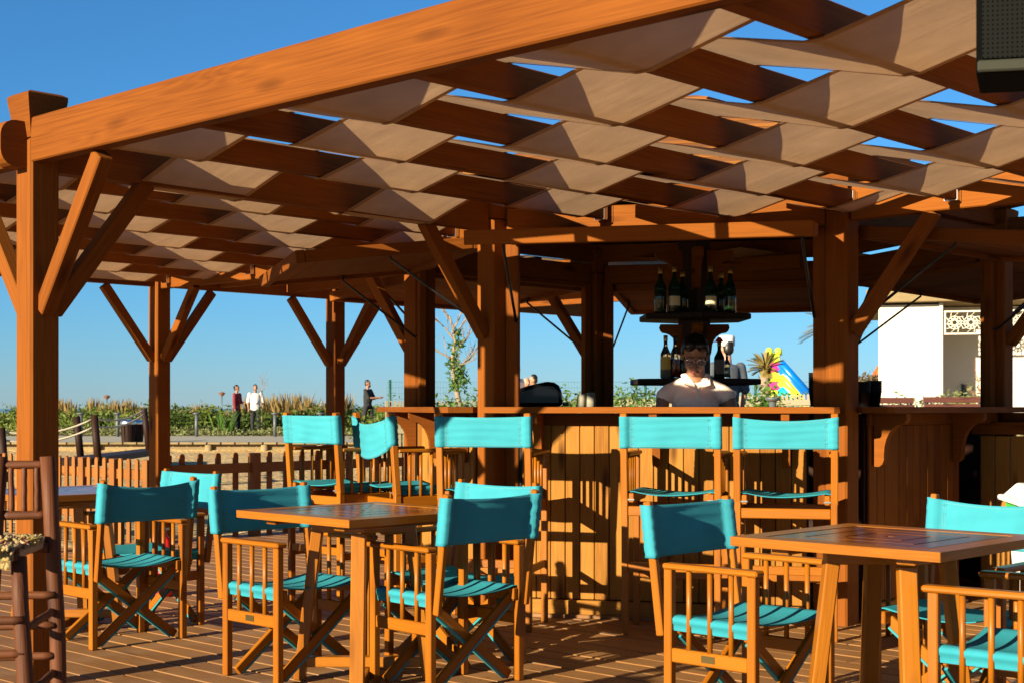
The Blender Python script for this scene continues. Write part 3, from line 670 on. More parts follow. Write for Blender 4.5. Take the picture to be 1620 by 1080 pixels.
fence_run('low sunlit picket fence running away left of the deck', 'picket_fence', (-5.2, -1.02, 0), (-9.0, -1.02, 0), 7, -.06, .80, .055, 3, WF, post_w=.085)

# ---------------------------------------------------------------- bottles and bar things
GLASS_D = plain('dark_green_glass', (.012, .03, .012), rough=.06, var=.05, trans=.35); GLASS_C = plain('clear_glass', (.9, .93, .92), rough=.03, trans=1, var=.0)
FOILG = plain('gold_foil', (.5, .32, .09), rough=.35, metal=.8); LABEL = plain('cream_label', (.62, .52, .32), rough=.7); LABELY = plain('yellow_red_label', (.7, .42, .06), rough=.6); REDL = plain('red_liquor', (.32, .015, .01), rough=.1, trans=.2); CLEARL = plain('pale_liquor', (.55, .55, .42), rough=.08, trans=.5)
def bottle(X, Y, z, h, r_, mat, foil, lab, label, lmat=LABEL, liquid=None, hat=False, neckmat=None):
    o = empty('bottle', cw(X, Y, z), CROT); tag(o, label, 'bottle', 'bottles on the bar shelves')
    prof = [(r_*.9, 0), (r_, .008), (r_, h*.52), (r_*.92, h*.58), (r_*.5, h*.70), (r_*.36, h*.76), (r_*.33, h*.90)]
    add('glass', lathe(prof), mat, o, smooth=True)
    add('cap', lathe([(r_*.37, h*.86), (r_*.39, h*.88), (r_*.40, h*.99), (r_*.3, h)]), foil, o, smooth=True)
    if lab: 
        n_ = 14; vs = []
        for i in range(n_+1):
            q = -math.pi*.5+(i/n_-.5)*2.0; vs += [((r_+.0012)*math.cos(q), (r_+.0012)*math.sin(q), h*lab[0]), ((r_+.0012)*math.cos(q), (r_+.0012)*math.sin(q), h*lab[1])]
        add('paper_label', mesh('label', vs, [(2*i, 2*i+2, 2*i+3, 2*i+1) for i in range(n_)]), lmat, o, smooth=True)
    if liquid: add('liquor', lathe([(r_*.8, .01), (r_*.93, .014), (r_*.93, h*.44), (r_*.9, h*.445)]), liquid, o, smooth=True)
    if hat: add('hat_stopper', lathe([(r_*1.15, h*.985), (r_*1.2, h*1.0), (r_*.75, h*.995), (r_*.62, h*1.05), (r_*.25, h*1.11), (.002, h*1.115)]), RED, o, smooth=True)
    return o
bx = lambda p, Y: px(p, Y)
for p, Y, h, lab, l in ((1045, 9.62, .305, None, 'dark champagne bottle at the left end of the upper shelf'), (1067, 9.6, .315, (.14, .34), 'champagne bottle with a cream label left of the column on the upper shelf'), (1080, 9.72, .29, None, 'dark bottle tucked close to the left of the column on the upper shelf'), (1124, 9.6, .315, (.14, .34), 'champagne bottle with a cream label right of the column on the upper shelf'), (1155, 9.66, .31, None, 'dark bottle at the right end of the upper shelf'), (1141, 9.9, .30, None, 'dark bottle at the back between the two right bottles of the upper shelf')):
    bottle(bx(p, Y), Y, 1.836, h, .041, GLASS_D, FOILG, lab, l)
bottle(bx(1053, 9.55), 9.55, 1.396, .285, .036, GLASS_C, FOILG, (.2, .5), 'clear liquor bottle with a gold cap and yellow label on the lower shelf', LABELY, CLEARL)
bottle(bx(1068, 9.56), 9.56, 1.396, .285, .034, GLASS_C, BLACK, None, 'bottle of dark red liquor with a black cap on the lower shelf', None, REDL)
bottle(bx(1080, 9.6), 9.6, 1.396, .22, .034, GLASS_D, BLACK, None, 'short dark bottle behind the bartender on the lower shelf', None)
bottle(bx(1138, 9.55), 9.55, 1.396, .245, .036, GLASS_D, BRASS, (.12, .5), 'bottle with a red hat-shaped stopper on the lower shelf', plain('dark_print_label', (.10, .07, .06), rough=.5), None, True)
bottle(bx(1150, 9.62), 9.62, 1.396, .17, .026, GLASS_C, STEEL, None, 'small slim clear bottle right of the red-hatted bottle', None, CLEARL)
# gloss black machine on the back counter
pr = [(-.20, 0), (.165, 0), (.172, .05), (.165, .11), (.145, .155), (.11, .178), (.06, .185), (-.02, .17), (-.10, .15), (-.165, .125), (-.20, .10)]
mc = empty('coffee_machine', cw(px(853, 10.55), 10.55, CT), CROT); tag(mc, 'rounded gloss black machine standing on the counter inside the bar', 'machine')
me = prism(pr, -.12, .12); o = add('housing', me, GLOSSB, mc, Matrix.Rotation(math.pi/2, 4, 'X')); md = o.modifiers.new('b', 'BEVEL'); md.width = .03; md.segments = 3; md.limit_method = 'ANGLE'; md.angle_limit = math.radians(50)
bar('side_panel', (-.215, 0, .001), (-.215, 0, .10), .22, .02, STEEL, mc, up=(1, 0, 0)); bar('drip_tray', (.17, -.02, .02), (.215, -.02, .02), .18, .03, GLOSSB, mc)
CUPG = plain('grey_paper_cup', (.27, .25, .19), rough=.7)
for i, (p, h) in enumerate(((920, .085), (935, .100), (929, .095))):
    o = add('paper_cup', lathe([(.034, 0), (.028, h-.003), (.026, h)]), CUPG, None, Matrix.Translation(cw(px(p, 9.9+.1*(i == 2)), 9.9+.1*(i == 2), CT+.0)), smooth=True); tag(o, ('short grey paper cup upside down left of its taller neighbour', 'tall grey paper cup upside down next to the back post', 'grey paper cup half hidden behind two others by the back post')[i], 'cup', 'grey cups inside the bar')
CUPB = plain('black_plastic_cup', (.01, .01, .01), rough=.3)
def cup_stack(X, Y, n_, label, r_=.04, pitch=.011):
    o = empty('cup_stack', cw(X, Y, CT), 0); tag(o, label, 'cups')
    me = lathe([(r_*.72, 0), (r_*.98, .088), (r_*1.06, .0885), (r_*1.06, .093), (r_*.95, .093), (r_*.7, .004)]); me.materials.append(CUPB); me.polygons.foreach_set('use_smooth', [True]*len(me.polygons))
    for i in range(n_): add('cup', me, CUPB, o, Matrix.Translation((0, 0, .002+i*pitch)))
cup_stack(px(1290, 8.55), 8.55, 11, 'stack of black plastic cups left of the thick corner post'); cup_stack(px(1366, 8.5), 8.5, 6, 'short stack of black cups touching the right side of the corner post'); cup_stack(px(1383, 8.62), 8.62, 7, 'rightmost stack of black lids on the right counter', r_=.045, pitch=.0105)
# towel dispenser seen through the door opening
td = empty('towel_dispenser', cw(3.28, 10.6, .0), CROT); tag(td, 'white dispenser inside the bar seen through the low doorway', 'dispenser')
add('casing', prism([(-.08, -.06), (.08, -.06), (.07, .06), (-.08, .06)], .78, 1.04), WHITE, td); bar('lever', (-.05, -.075, .84), (-.05, -.075, .9), .02, .02, BLACK, td); bar('stand', (0, 0, 0), (0, 0, .78), .05, .05, BLACK, td)
# white wheeled bin
wb = empty('wheeled_bin', cw(2.98, 7.62), CROT-.15); tag(wb, 'white wheeled bin with a green rim beside the right of the bar', 'bin')
def frus(w0, d0, w1, d1, z0, z1): return mesh('f', [(-w0, -d0, z0), (w0, -d0, z0), (w0, d0, z0), (-w0, d0, z0), (-w1, -d1, z1), (w1, -d1, z1), (w1, d1, z1), (-w1, d1, z1)], [(3, 2, 1, 0), (4, 5, 6, 7), (0, 1, 5, 4), (1, 2, 6, 5), (2, 3, 7, 6), (3, 0, 4, 7)])
for nm, me, mt in (('body', frus(.24, .2, .28, .24, .07, .64), WHITE), ('green_rim', frus(.285, .245, .29, .25, .642, .70), GREEN), ('lid', frus(.315, .275, .24, .19, .702, .79), WHITE), ('lid_edge', frus(.325, .285, .325, .285, .69, .722), WHITE)):
    o = add(nm, me, mt, wb); md = o.modifiers.new('b', 'BEVEL'); md.width = .012; md.segments = 2
bar('handle', (-.12, -.08, .80), (.12, -.08, .80), .05, .02, WHITE, wb)
for s in (-1, 1): rod('wheel', (s*.255, -.19, .075), (s*.285, -.19, .075), .075, BLACK, wb, n=20)
# low plank wall beside the kiosk door
lw = empty('plank_screen', cw(3.35, 8.9), yaw_of(-.684, -.729)); tag(lw, 'low dark plank screen at the right edge beside the bar door', 'screen')
for i in range(9): bar('board', (-.4+.1*i, 0, .0), (-.4+.1*i, 0, 1.02), .02, .094, WP, lw, up=(1, 0, 0))
bar('cap_rail', (-.46, 0, 1.07), (.5, 0, 1.07), .05, .08, WB, lw)
# small fire extinguisher by the far chair
fx = empty('fire_extinguisher', cw(px(259, 9.1), 9.1), CROT); tag(fx, 'red fire extinguisher standing on the deck behind the left chairs', 'extinguisher')
add('cylinder', lathe([(.055, 0), (.062, .01), (.062, .32), (.05, .36), (.022, .385), (.02, .40)]), RED, fx, smooth=True); bar('valve_handle', (-.05, 0, .425), (.06, 0, .43), .02, .02, BLACK, fx); rod('valve', (0, 0, .395), (0, 0, .43), .014, STEEL, fx)
add('paper_label', mesh('l', [(.063*math.cos(q), .063*math.sin(q), z) for q in [-2.1+.15*i for i in range(8)] for z in (.18, .27)], [(2*i, 2*i+2, 2*i+3, 2*i+1) for i in range(7)]), WHITE, fx)

# ---------------------------------------------------------------- people
_b = bmesh.new(); bmesh.ops.create_icosphere(_b, subdivisions=2, radius=1); ICO_V = np.array([v_.co[:] for v_ in _b.verts]); ICO_F = np.array([[v_.index for v_ in f_.verts] for f_ in _b.faces]); _b.free()
def blob(name, parts, mat, parent, voxel=.012, smooth=4, M=None):
    # parts: (p0, r0, p1, r1) limbs or (centre, (rx,ry,rz)) masses; fused into one skin
    VV = []; n0 = len(ICO_V)
    def ball(c, r):
        VV.append(ICO_V*np.array(r if isinstance(r, tuple) else (r, r, r))+np.array(tuple(c)))
    for p in parts:
        if len(p) == 2: ball(*p)
        else:
            a, r0, c, r1 = p; a, c = Vector(a), Vector(c); tu = lambda r: Vector(r) if isinstance(r, tuple) else Vector((r, r, r)); r0, r1 = tu(r0), tu(r1)
            n_ = max(2, int((c-a).length/(min(min(r0), min(r1))*.5))+1)
            for i in range(n_+1): q = i/n_; ball(a.lerp(c, q), tuple(r0.lerp(r1, q)))
    V = np.concatenate(VV); F = np.concatenate([ICO_F+i*n0 for i in range(len(VV))]); me = bpy.data.meshes.new(name)
    me.vertices.add(len(V)); me.vertices.foreach_set('co', V.ravel()); me.loops.add(F.size); me.loops.foreach_set('vertex_index', F.ravel()); me.polygons.add(len(F)); me.polygons.foreach_set('loop_start', np.arange(len(F))*3); me.polygons.foreach_set('loop_total', np.full(len(F), 3)); me.update()
    o = add(name, me, mat, parent, M)
    md = o.modifiers.new('r', 'REMESH'); md.mode = 'VOXEL'; md.voxel_size = voxel; md.use_smooth_shade = True
    if smooth: ms = o.modifiers.new('s', 'SMOOTH'); ms.iterations = smooth; ms.factor = .5
    return o
SKIN = [plain('skin_tan', (.30, .135, .07), rough=.5, var=.06), plain('skin_brown', (.22, .095, .05), rough=.5, var=.06), plain('skin_fair', (.44, .22, .14), rough=.5, var=.06)]
HAIR = plain('black_hair', (.008, .006, .005), rough=.45, var=.3, scale=90)
PINK = plain('pale_pink_cotton', (.92, .70, .58), rough=.85, var=.06, bump=.1); BCLOTH = plain('black_cotton', (.014, .014, .016), rough=.9); WSHIRT = plain('white_shirt', (.62, .60, .56), rough=.85); RSHIRT = plain('dark_red_jacket', (.16, .008, .014), rough=.85); GREYSH = plain('slate_shirt', (.055, .065, .08), rough=.85); LIPS = plain('lips', (.26, .055, .045), rough=.4)
# bartender: head bowed, local x to the viewer's right, y away from the viewer
bt = empty('person', cw(px(1101, 8.66), 8.66), CROT); tag(bt, 'bartender in a pale pink polo shirt and glasses looking down behind the counter', 'person')
HC = Vector((-.010, -.03, 1.515)); HM = Matrix.Translation(HC) @ Matrix.Rotation(math.radians(24), 4, 'X') @ Matrix.Rotation(math.radians(-5), 4, 'Z')
h_ = lambda x, y, z: tuple(HM @ Vector((x, y, z)))
sk = SKIN[0]
parts = [(h_(0, .012, .035), (.074, .090, .088)), (h_(0, -.018, -.035), (.062, .070, .075)), (h_(0, -.045, -.088), (.036, .036, .030)), (h_(.034, -.045, -.03), .03), (h_(-.034, -.045, -.03), .03),
         (h_(0, -.095, -.02), .010, h_(0, -.112, -.043), .015), (h_(.012, -.098, -.046), .010), (h_(-.012, -.098, -.046), .010), (h_(0, -.085, -.072), (.026, .014, .010)),
         (h_(.077, .012, -.01), (.010, .018, .030)), (h_(-.077, .012, -.01), (.010, .018, .030)), (h_(0, -.083, .012), (.05, .012, .008)),
         ((0, .01, 1.44), .055, (0, .03, 1.36), .062), ((0, .03, 1.36), (.10, .06, .05)),
         ((-.196, .012, 1.27), .044, (-.225, -.02, 1.05), .040), ((.199, .012, 1.27), .044, (.232, -.02, 1.05), .040), ((-.225, -.02, 1.05), .039, (-.12, -.22, 1.02), .028), ((.232, -.02, 1.05), .039, (.13, -.22, 1.02), .028),
         ((0, .03, .9), (.15, .10, .1)), ((-.085, .03, .85), .085, (-.09, .03, .45), .06), ((-.09, .03, .45), .055, (-.09, .04, .06), .04), ((.085, .03, .85), .085, (.09, .03, .45), .06), ((.09, .03, .45), .055, (.09, .04, .06), .04)]
for s in (-1, 1):                                  # hands: palm, four fingers, thumb
    w_ = Vector((s*.125, -.22, 1.02)); parts.append((tuple(w_), .026, tuple(w_+Vector((-s*.02, -.06, -.01))), .03))
    for i, ln in enumerate((.06, .07, .066, .052)):
        b0 = w_+Vector((-s*.02+(i-1.5)*.017, -.085, -.012)); parts += [(tuple(b0), .0095, tuple(b0+Vector((0, -ln*.55, -.008))), .009), (tuple(b0+Vector((0, -ln*.55, -.008))), .009, tuple(b0+Vector((0, -ln*.9, -.03))), .0075)]
    parts.append((tuple(w_+Vector((-s*.04, -.03, -.005))), .012, tuple(w_+Vector((-s*.068, -.065, -.02))), .009))
blob('body', parts, sk, bt, .0065, 3)
shirt = [((0, .03, 1.0), (.145, .105, .06), (0, .03, 1.18), (.150, .105, .07)), ((0, .03, 1.18), (.150, .105, .07), (0, .035, 1.285), (.150, .09, .06)), ((0, -.03, 1.215), (.135, .075, .085)), ((0, .035, 1.34), (.085, .07, .04)),
         ((-.06, .035, 1.350), .044, (-.160, .03, 1.292), .054), ((.06, .035, 1.350), .044, (.160, .03, 1.292), .054), ((-.160, .03, 1.292), .056, (-.190, .015, 1.268), .054), ((.160, .03, 1.292), .056, (.193, .015, 1.268), .054)]
so = blob('polo_shirt', shirt, PINK, bt, .009, 4)
for s in (-1, 1):                                  # collar flaps and placket
    add('collar', mesh('c', [(s*.012, -.062, 1.315), (s*.075, -.052, 1.345), (s*.082, .02, 1.405), (s*.060, .0, 1.408), (s*.016, -.048, 1.345), (s*.012, -.070, 1.311), (s*.078, -.062, 1.338), (s*.090, .02, 1.398)], [(0, 1, 2, 3, 4), (5, 6, 7, 2, 1, 0)]), PINK, so)
bar('placket', (.004, -.113, 1.19), (.004, -.071, 1.315), .024, .006, PINK, so, up=(0, -1, 0))
for i in range(3): rod('button', (.004, -.118+.014*i, 1.20+.04*i), (.004, -.121+.014*i, 1.20+.04*i), .004, WHITE, so)
hair = [(h_(0, .024, .050), (.081, .091, .083)), (h_(0, .06, .0), (.068, .060, .085)), (h_(-.036, -.042, .078), (.043, .048, .036)), (h_(.036, -.042, .078), (.043, .048, .036)), (h_(-.072, .02, .03), (.012, .035, .04)), (h_(.072, .02, .03), (.012, .035, .04)), (h_(0, .12, .0), (.045, .04, .045)), (h_(.03, .12, -.03), .03, (.055, .10, 1.38), .016)]
blob('hair', hair, HAIR, bt, .008, 3)
gl = empty('glasses', (0, 0, 0), parent=bt)
for s in (-1, 1):
    pth = [h_(s*.034+.026*math.cos(q), -.1105+.006*abs(math.cos(q)), -.004+.021*math.sin(q)) for q in [2*math.pi*i/16 for i in range(17)]]
    add('rim', tube(pth, .0017, 6), STEEL, gl, smooth=True); rod('temple', h_(s*.060, -.104, -.002), h_(s*.080, .01, .004), .0018, STEEL, gl)
    add('lens', mesh('lens', [h_(s*.034+.025*math.cos(q), -.110, -.004+.020*math.sin(q)) for q in [2*math.pi*i/16 for i in range(16)]], [tuple(range(16))]), plain('lens_glass_%d' % s, (.75, .75, .75), rough=.02, trans=.9), gl)
    add('eyebrow', tube([h_(s*.018, -.100, .024), h_(s*.038, -.098, .030), h_(s*.056, -.086, .025)], .0035, 5, .5), HAIR, bt, smooth=True)
    add('eyelid', tube([h_(s*.020, -.0885, -.006), h_(s*.034, -.093, -.010), h_(s*.050, -.083, -.006)], .0032, 5), HAIR, bt, smooth=True)
rod('bridge', h_(-.009, -.112, 0), h_(.009, -.112, 0), .0016, STEEL, gl)
add('lips', tube([h_(-.024, -.091, -.073), h_(-.01, -.0985, -.070), h_(.01, -.0985, -.070), h_(.024, -.091, -.073)], .006, 7, 1), LIPS, bt, smooth=True)

def stand(label, X, Y, z, H, face, top, bottom, skin, hairkind='short', pose='down', shorts=False, long_top=.48, cap=False, bald=False, girth=1.0, sleeve=.5, step=0):
    o = empty('person', cw(X, Y, z), CROT+face); tag(o, label, 'person'); s = H/1.75; g = girth      # local: faces -y
    S_ = lambda x, y, zz: (x*s, y*s, zz*s)
    body = [(S_(0, 0, 1.64), (.073*s, .088*s, .105*s)), (S_(0, -.04, 1.57), (.05*s, .05*s, .05*s)), (S_(0, -.09, 1.61), .014*s), (S_(.075, .01, 1.62), (.01*s, .02*s, .03*s)), (S_(-.075, .01, 1.62), (.01*s, .02*s, .03*s)), (S_(0, .01, 1.54), .052*s, S_(0, .01, 1.44), .06*s)]
    hands = {}
    for q in (-1, 1):
        sh = (q*.185*g, .0, 1.40); 
        if pose == 'down': el = (q*.235*g, .01, 1.13); ha = (q*.225*g, -.07, .87)
        elif pose == 'reach': el = (q*.20*g, -.12, 1.16); ha = (q*.07, -.42, 1.18)
        else: el = (q*.22*g, -.02, 1.13); ha = (q*.10, -.22, 1.10) if q > 0 else (q*.23, -.06, .88)
        body += [(S_(*sh), .05*s, S_(*el), .042*s), (S_(*el), .04*s, S_(*ha), .028*s)]
        d = (Vector(ha)-Vector(el)).normalized(); c = Vector(ha)+d*.05; body += [(S_(*ha), .026*s, S_(*c), .034*s)]
        for i in range(4): b0 = c+Vector((0 if pose != 'down' else 0, (i-1.5)*.016 if pose == 'down' else 0, (i-1.5)*.016 if pose != 'down' else 0)); body.append((S_(*b0), .010*s, S_(*(b0+d*.075)), .008*s))
        body.append((S_(*c), .012*s, S_(*(c+d*.03+Vector((-q*.04, -.01, .01)))), .010*s))
        fy = -step*q; body += [(S_(q*.09, fy*.3, .80), .075*s, S_(q*.10, fy*.7, .46), .055*s), (S_(q*.10, fy*.7, .46), .052*s, S_(q*.10, fy, .09), .036*s), (S_(q*.10, fy+.02, .04), .04*s, S_(q*.11, fy-.15, .03), .035*s)]
        body.append((S_(q*.09, fy*.3, .84), .08*s, S_(q*.05, 0, .98), .1*s))
    blob('body', body, skin, o, .016*s, 2)
    tp = [(S_(0, .01, 1.0), (.155*s*g, .115*s*g, .08*s), S_(0, .01, 1.22), (.165*s*g, .12*s*g, .08*s)), (S_(0, .01, 1.22), (.165*s*g, .12*s*g, .08*s), S_(0, .01, 1.38), (.175*s*g, .105*s, .07*s)), (S_(0, -.03, 1.12), (.13*s*g, .12*s*g, .1*s))]
    if long_top > .5: tp.append((S_(0, .01, .86), (.175*s*g, .125*s*g, .06*s), S_(0, .01, 1.0), (.165*s*g, .12*s*g, .08*s)))
    for q in (-1, 1):
        sh = Vector((q*.18*g, .0, 1.40)); el = Vector((q*.235*g, .01, 1.13) if pose == 'down' else ((q*.20*g, -.12, 1.16) if pose == 'reach' else (q*.22*g, -.02, 1.13)))
        tp.append((S_(*sh), .07*s, S_(*sh.lerp(el, min(1, sleeve*2))), .062*s))
        if sleeve > .5:
            ha = Vector((q*.225*g, -.07, .87) if pose == 'down' else ((q*.07, -.42, 1.18) if pose == 'reach' else ((q*.10, -.22, 1.10) if q > 0 else (q*.23, -.06, .88)))); tp.append((S_(*el), .058*s, S_(*el.lerp(ha, .85)), .045*s))
    blob('shirt', tp, top, o, .018*s, 3)
    tr = [(S_(0, .01, .93), (.16*s*g, .12*s*g, .09*s))]
    for q in (-1, 1):
        fy = -step*q; tr.append((S_(q*.088, fy*.25, .86), .095*s, S_(q*.10, fy*.7, .46), (.075 if not shorts else .082)*s))
        if not shorts: tr.append((S_(q*.10, fy*.7, .46), .07*s, S_(q*.10, fy, .10), .058*s)); 
    blob('trousers', tr, bottom, o, .018*s, 2)
    for q in (-1, 1):
        fy = -step*q; blob('shoe', [(S_(q*.10, fy+.03, .035), .046*s, S_(q*.11, fy-.15, .03), .042*s)], BCLOTH, o, .018*s, 1)
    if not bald:
        hp = [(S_(0, .022, 1.675), (.078*s, .088*s, .085*s)), (S_(0, .05, 1.62), (.07*s, .06*s, .08*s))]
        if hairkind == 'bun': hp += [(S_(0, .11, 1.66), .045*s), (S_(0, .10, 1.58), .03*s)]
        if hairkind == 'beard': hp += [(S_(0, -.055, 1.545), (.055*s, .045*s, .045*s))]
        blob('hair', hp, HAIR, o, .014*s, 2)
    if cap: add('cap', lathe([(.088*s, 1.655*s), (.095*s, 1.66*s), (.098*s, 1.76*s), (.085*s, 1.785*s), (.03*s, 1.77*s)]), WSHIRT, o, smooth=True)
    return o
stand('woman in a dark red jacket and black trousers standing on the path', px(375, 48), 48, .27, 1.66, math.radians(70), RSHIRT, BCLOTH, SKIN[1], 'bun', 'hold', long_top=.6, sleeve=1, girth=.98)
stand('man in a white shirt talking with the woman in red', px(404, 48), 48, .27, 1.68, math.radians(20), WSHIRT, BCLOTH, SKIN[1], 'short', 'down', long_top=.6, girth=1.12)
stand('bearded man in black shirt and shorts walking with arms held out', px(582, 47), 47, .28, 1.80, math.radians(72), BCLOTH, BCLOTH, SKIN[1], 'beard', 'reach', shorts=True, girth=1.12, step=.16)
stand('man in a white sailor cap and slate shirt seen from behind the bar', px(1150, 17.5), 17.5, gz(px(1150, 17.5), 17.5), 1.76, math.radians(195), GREYSH, BCLOTH, SKIN[2], 'short', 'down', cap=True)
stand('bald man in a pale shirt beyond the black machine', px(833, 30), 30, .16, 1.66, math.radians(-60), WSHIRT, BCLOTH, SKIN[2], bald=True)
stand('dark haired man bending over in a white shirt beyond the black machine', px(843, 31), 31, .16, 1.74, math.radians(-80), WSHIRT, BCLOTH, SKIN[0])
stand('person mostly hidden behind the front left corner post of the bar', px(815, 24), 24, .12, 1.86, math.radians(60), PINK, BCLOTH, SKIN[2], bald=True)

# ---------------------------------------------------------------- path, bollards, bins, rope rail
PATHM = plain('grey_boardwalk', (.30, .27, .20), rough=.9, var=.2, scale=3)
v = []; f = []
for i in range(61):
    X = -40+48*i/60; v += [cw(X, 36.0+.25*math.sin(X*.4), .285), cw(X, 44.5+.25*math.sin(X*.4), .285)]
f = [(2*i, 2*i+2, 2*i+3, 2*i+1) for i in range(60)]
tag(add('path', mesh('path', v, f), PATHM), None, None, kind='structure')
ke = empty('path_edging', cw(-8, 35.9, 0)); tag(ke, 'low timber edging with log posts along the boardwalk', 'edging')
KO = cw(-8, 35.9, 0)
def kp(X, Y, z): return cw(X, Y, z)-KO
for i in range(24):
    X0, X1 = -30+1.4*i, -30+1.4*(i+1)-.02
    bar('edge_board', kp(X0, 35.86, .17), kp(X1, 35.86, .17), .06, .2, WG, ke); rod('log_post', kp(X0, 35.78, -.1), kp(X0, 35.78, .25), .10, WG, ke)
    for j in range(4): bar('deck_end', kp(X0+.35*j, 35.8, .285), kp(X0+.35*j+.31, 35.8, .285), .3, .05, WG, ke)
BOL = plain('grey_metal_bollard', (.07, .078, .08), rough=.5)
bl0 = None
for i, (p, lab) in enumerate(((311, 'grey bollard light left of the woman in red'), (435, 'grey bollard light right of the man in white'), (507, 'grey bollard light left of the second far left post'), (247+0, 'grey bollard light hidden behind the first far left post'), (186, 'grey bollard light left of the brown bins'), (128, 'grey bollard light behind the rope rail'), (1222, 'grey bollard light below the palm tree'))):
    Y = 43.5 if p < 1000 else 22; zz = .285 if p < 1000 else .62
    if p == 247: continue
    if bl0 is None:
        o = bl0 = empty('bollard', (0, 0, 0), CROT); rod('post', (0, 0, 0), (0, 0, .70), .055, BOL, o, n=14); add('cap', lathe([(.06, .66), (.115, .69), (.12, .72), (.10, .73)]), BOL, o, smooth=True)
    else: o = copy_tree(bl0)
    o.location = cw(px(p, Y), Y, zz); tag(o, lab, 'bollard', 'grey bollard lights')
for i, p in enumerate((203, 216)):
    o = empty('litter_bin', cw(px(p, 36.6+.3*i), 36.6+.3*i, .285), CROT); tag(o, ('brown slatted litter bin with a silver lid, the left one of the pair', 'brown slatted litter bin with a silver lid, the right one of the pair')[i], 'litter bin', 'litter bins on the boardwalk')
    add('liner', lathe([(.14, 0), (.17, .45), (.165, .46)]), BLACK, o); add('lid', lathe([(.20, .46), (.21, .47), (.20, .54), (.13, .58), (.05, .585)]), STEEL, o, smooth=True)
    for j in range(12): a = 2*math.pi*j/12; bar('slat', (.155*math.cos(a), .155*math.sin(a), .01), (.19*math.cos(a), .19*math.sin(a), .46), .075, .015, WK, o, up=(math.cos(a), math.sin(a), 0))
ROPE = plain('pale_rope', (.42, .36, .26), rough=.95, bump=.4, scale=60)
rr = empty('rope_rail', cw(px(150, 22), 22, 0)); tag(rr, 'rope handrail on leaning dark posts beside a sloping plank ramp', 'rope rail'); RO = cw(px(150, 22), 22, 0)
tops = []
for p, yt, yb, Y in ((3, 676, 745, 20), (122, 658, 712, 22), (150, 656, 720, 20.5), (229, 645, 700, 27)):
    z1 = CAM.z-(yt-Y0)*Y/FPX; z0 = CAM.z-(yb-Y0)*Y/FPX; a = cw(px(p+6, Y), Y, z0-.15)-RO; c = cw(px(p-1, Y), Y, z1)-RO; rod('post', a, c, .055, WK, rr); tops.append((c, a))
def rope(a, c, sag=.12): add('rope', tube([a.lerp(c, i/10)-Vector((0, 0, sag*4*(i/10)*(1-i/10))) for i in range(11)], .016, 6), ROPE, rr, smooth=True)
for q in (.06, .22):
    rope(tops[0][0].lerp(tops[0][1], q), tops[2][0].lerp(tops[2][1], q)); rope(tops[2][0].lerp(tops[2][1], q), tops[3][0].lerp(tops[3][1], q*.6), .1)
bar('ramp_plank', cw(px(90, 19), 19, .44)-RO, cw(px(245, 29), 29, .30)-RO, .5, .1, WK, rr)

# ---------------------------------------------------------------- vegetation
def leaves(pts, nrm_up, size, asp=.45, droop=0):
    pts = np.asarray(pts); n_ = len(pts); d = rng.normal(size=(n_, 3)); d[:, 2] = np.abs(d[:, 2])*nrm_up+d[:, 2]*(1-nrm_up); d /= np.linalg.norm(d, axis=1)[:, None]
    e = np.cross(d, rng.normal(size=(n_, 3))); e /= np.linalg.norm(e, axis=1)[:, None]; s = size*rng.uniform(.6, 1.35, n_)[:, None]
    a = pts; b_ = pts+d*s*.5+e*s*asp*.5; c = pts+d*s; g = pts+d*s*.5-e*s*asp*.5
    V = np.stack([a, b_, c, g], 1).reshape(-1, 3); F = np.arange(n_*4).reshape(-1, 4)
    me = bpy.data.meshes.new('leaves'); me.vertices.add(len(V)); me.vertices.foreach_set('co', V.ravel()); me.loops.add(len(V)); me.loops.foreach_set('vertex_index', F.ravel()); me.polygons.add(n_); me.polygons.foreach_set('loop_start', np.arange(n_)*4); me.polygons.foreach_set('loop_total', np.full(n_, 4)); me.update(); return me
def w3(X, Y, z): return np.stack([CAM.x+RT.x*X+FW.x*Y, CAM.y+RT.y*X+FW.y*Y, z], -1)
def bed(name, label, cat, n_, xr, yr, hfun, zfun, size, mat, up=.5, asp=.45, clump=1.0, kind='stuff'):
    X = rng.uniform(*xr, n_); Y = rng.uniform(*yr, n_); hn = .55+.45*np.sin(X*1.7*clump+np.sin(Y*1.3))*np.cos(Y*1.1*clump+np.sin(X*.7)); hn = np.clip(hn+.25*np.sin(X*4.3*clump)*np.sin(Y*3.7), .08, 1.2)
    h = hfun(X, Y)*hn; z0 = np.array([zfun(a, b_) for a, b_ in zip(X, Y)]); Z = z0+h*rng.uniform(0, 1, n_)**.6
    o = add(name, leaves(w3(X, Y, Z), up, size, asp), mat); tag(o, label, cat, None, kind); return o
LG = leafmat('shrub_green', (.016, .040, .006), (.085, .125, .018), .3, .8); LY = leafmat('meadow_yellow_green', (.07, .11, .014), (.20, .22, .035), .35, .6); LT = leafmat('dry_grass_tan', (.15, .10, .03), (.34, .23, .085), .35, .8); LO = leafmat('olive_green', (.10, .12, .035), (.24, .24, .09), .3, 1.5); LB = leafmat('bright_green', (.035, .10, .012), (.13, .22, .035), .4, 1.6); LD = leafmat('dry_palm', (.17, .13, .03), (.42, .31, .085), .35, 2.0)
bed('shrub_bed', 'dense green shrubs growing behind the boardwalk', 'shrubs', 46000, (-26, -3.2), (49, 58), lambda X, Y: .62+.35*np.clip((X+12)/6, -.6, 1.), gz, .15, LG)
bed('front_weeds', 'low yellow green weeds along the far side of the boardwalk', 'weeds', 22000, (-26, -3), (44.4, 47), lambda X, Y: .26+0*X, gz, .10, LO)
bed('meadow', 'yellow green meadow beyond the path at the left', 'meadow', 40000, (-42, -10.5), (45, 75), lambda X, Y: .55+.4*(Y > 60), gz, .17, LY, .8, .25)
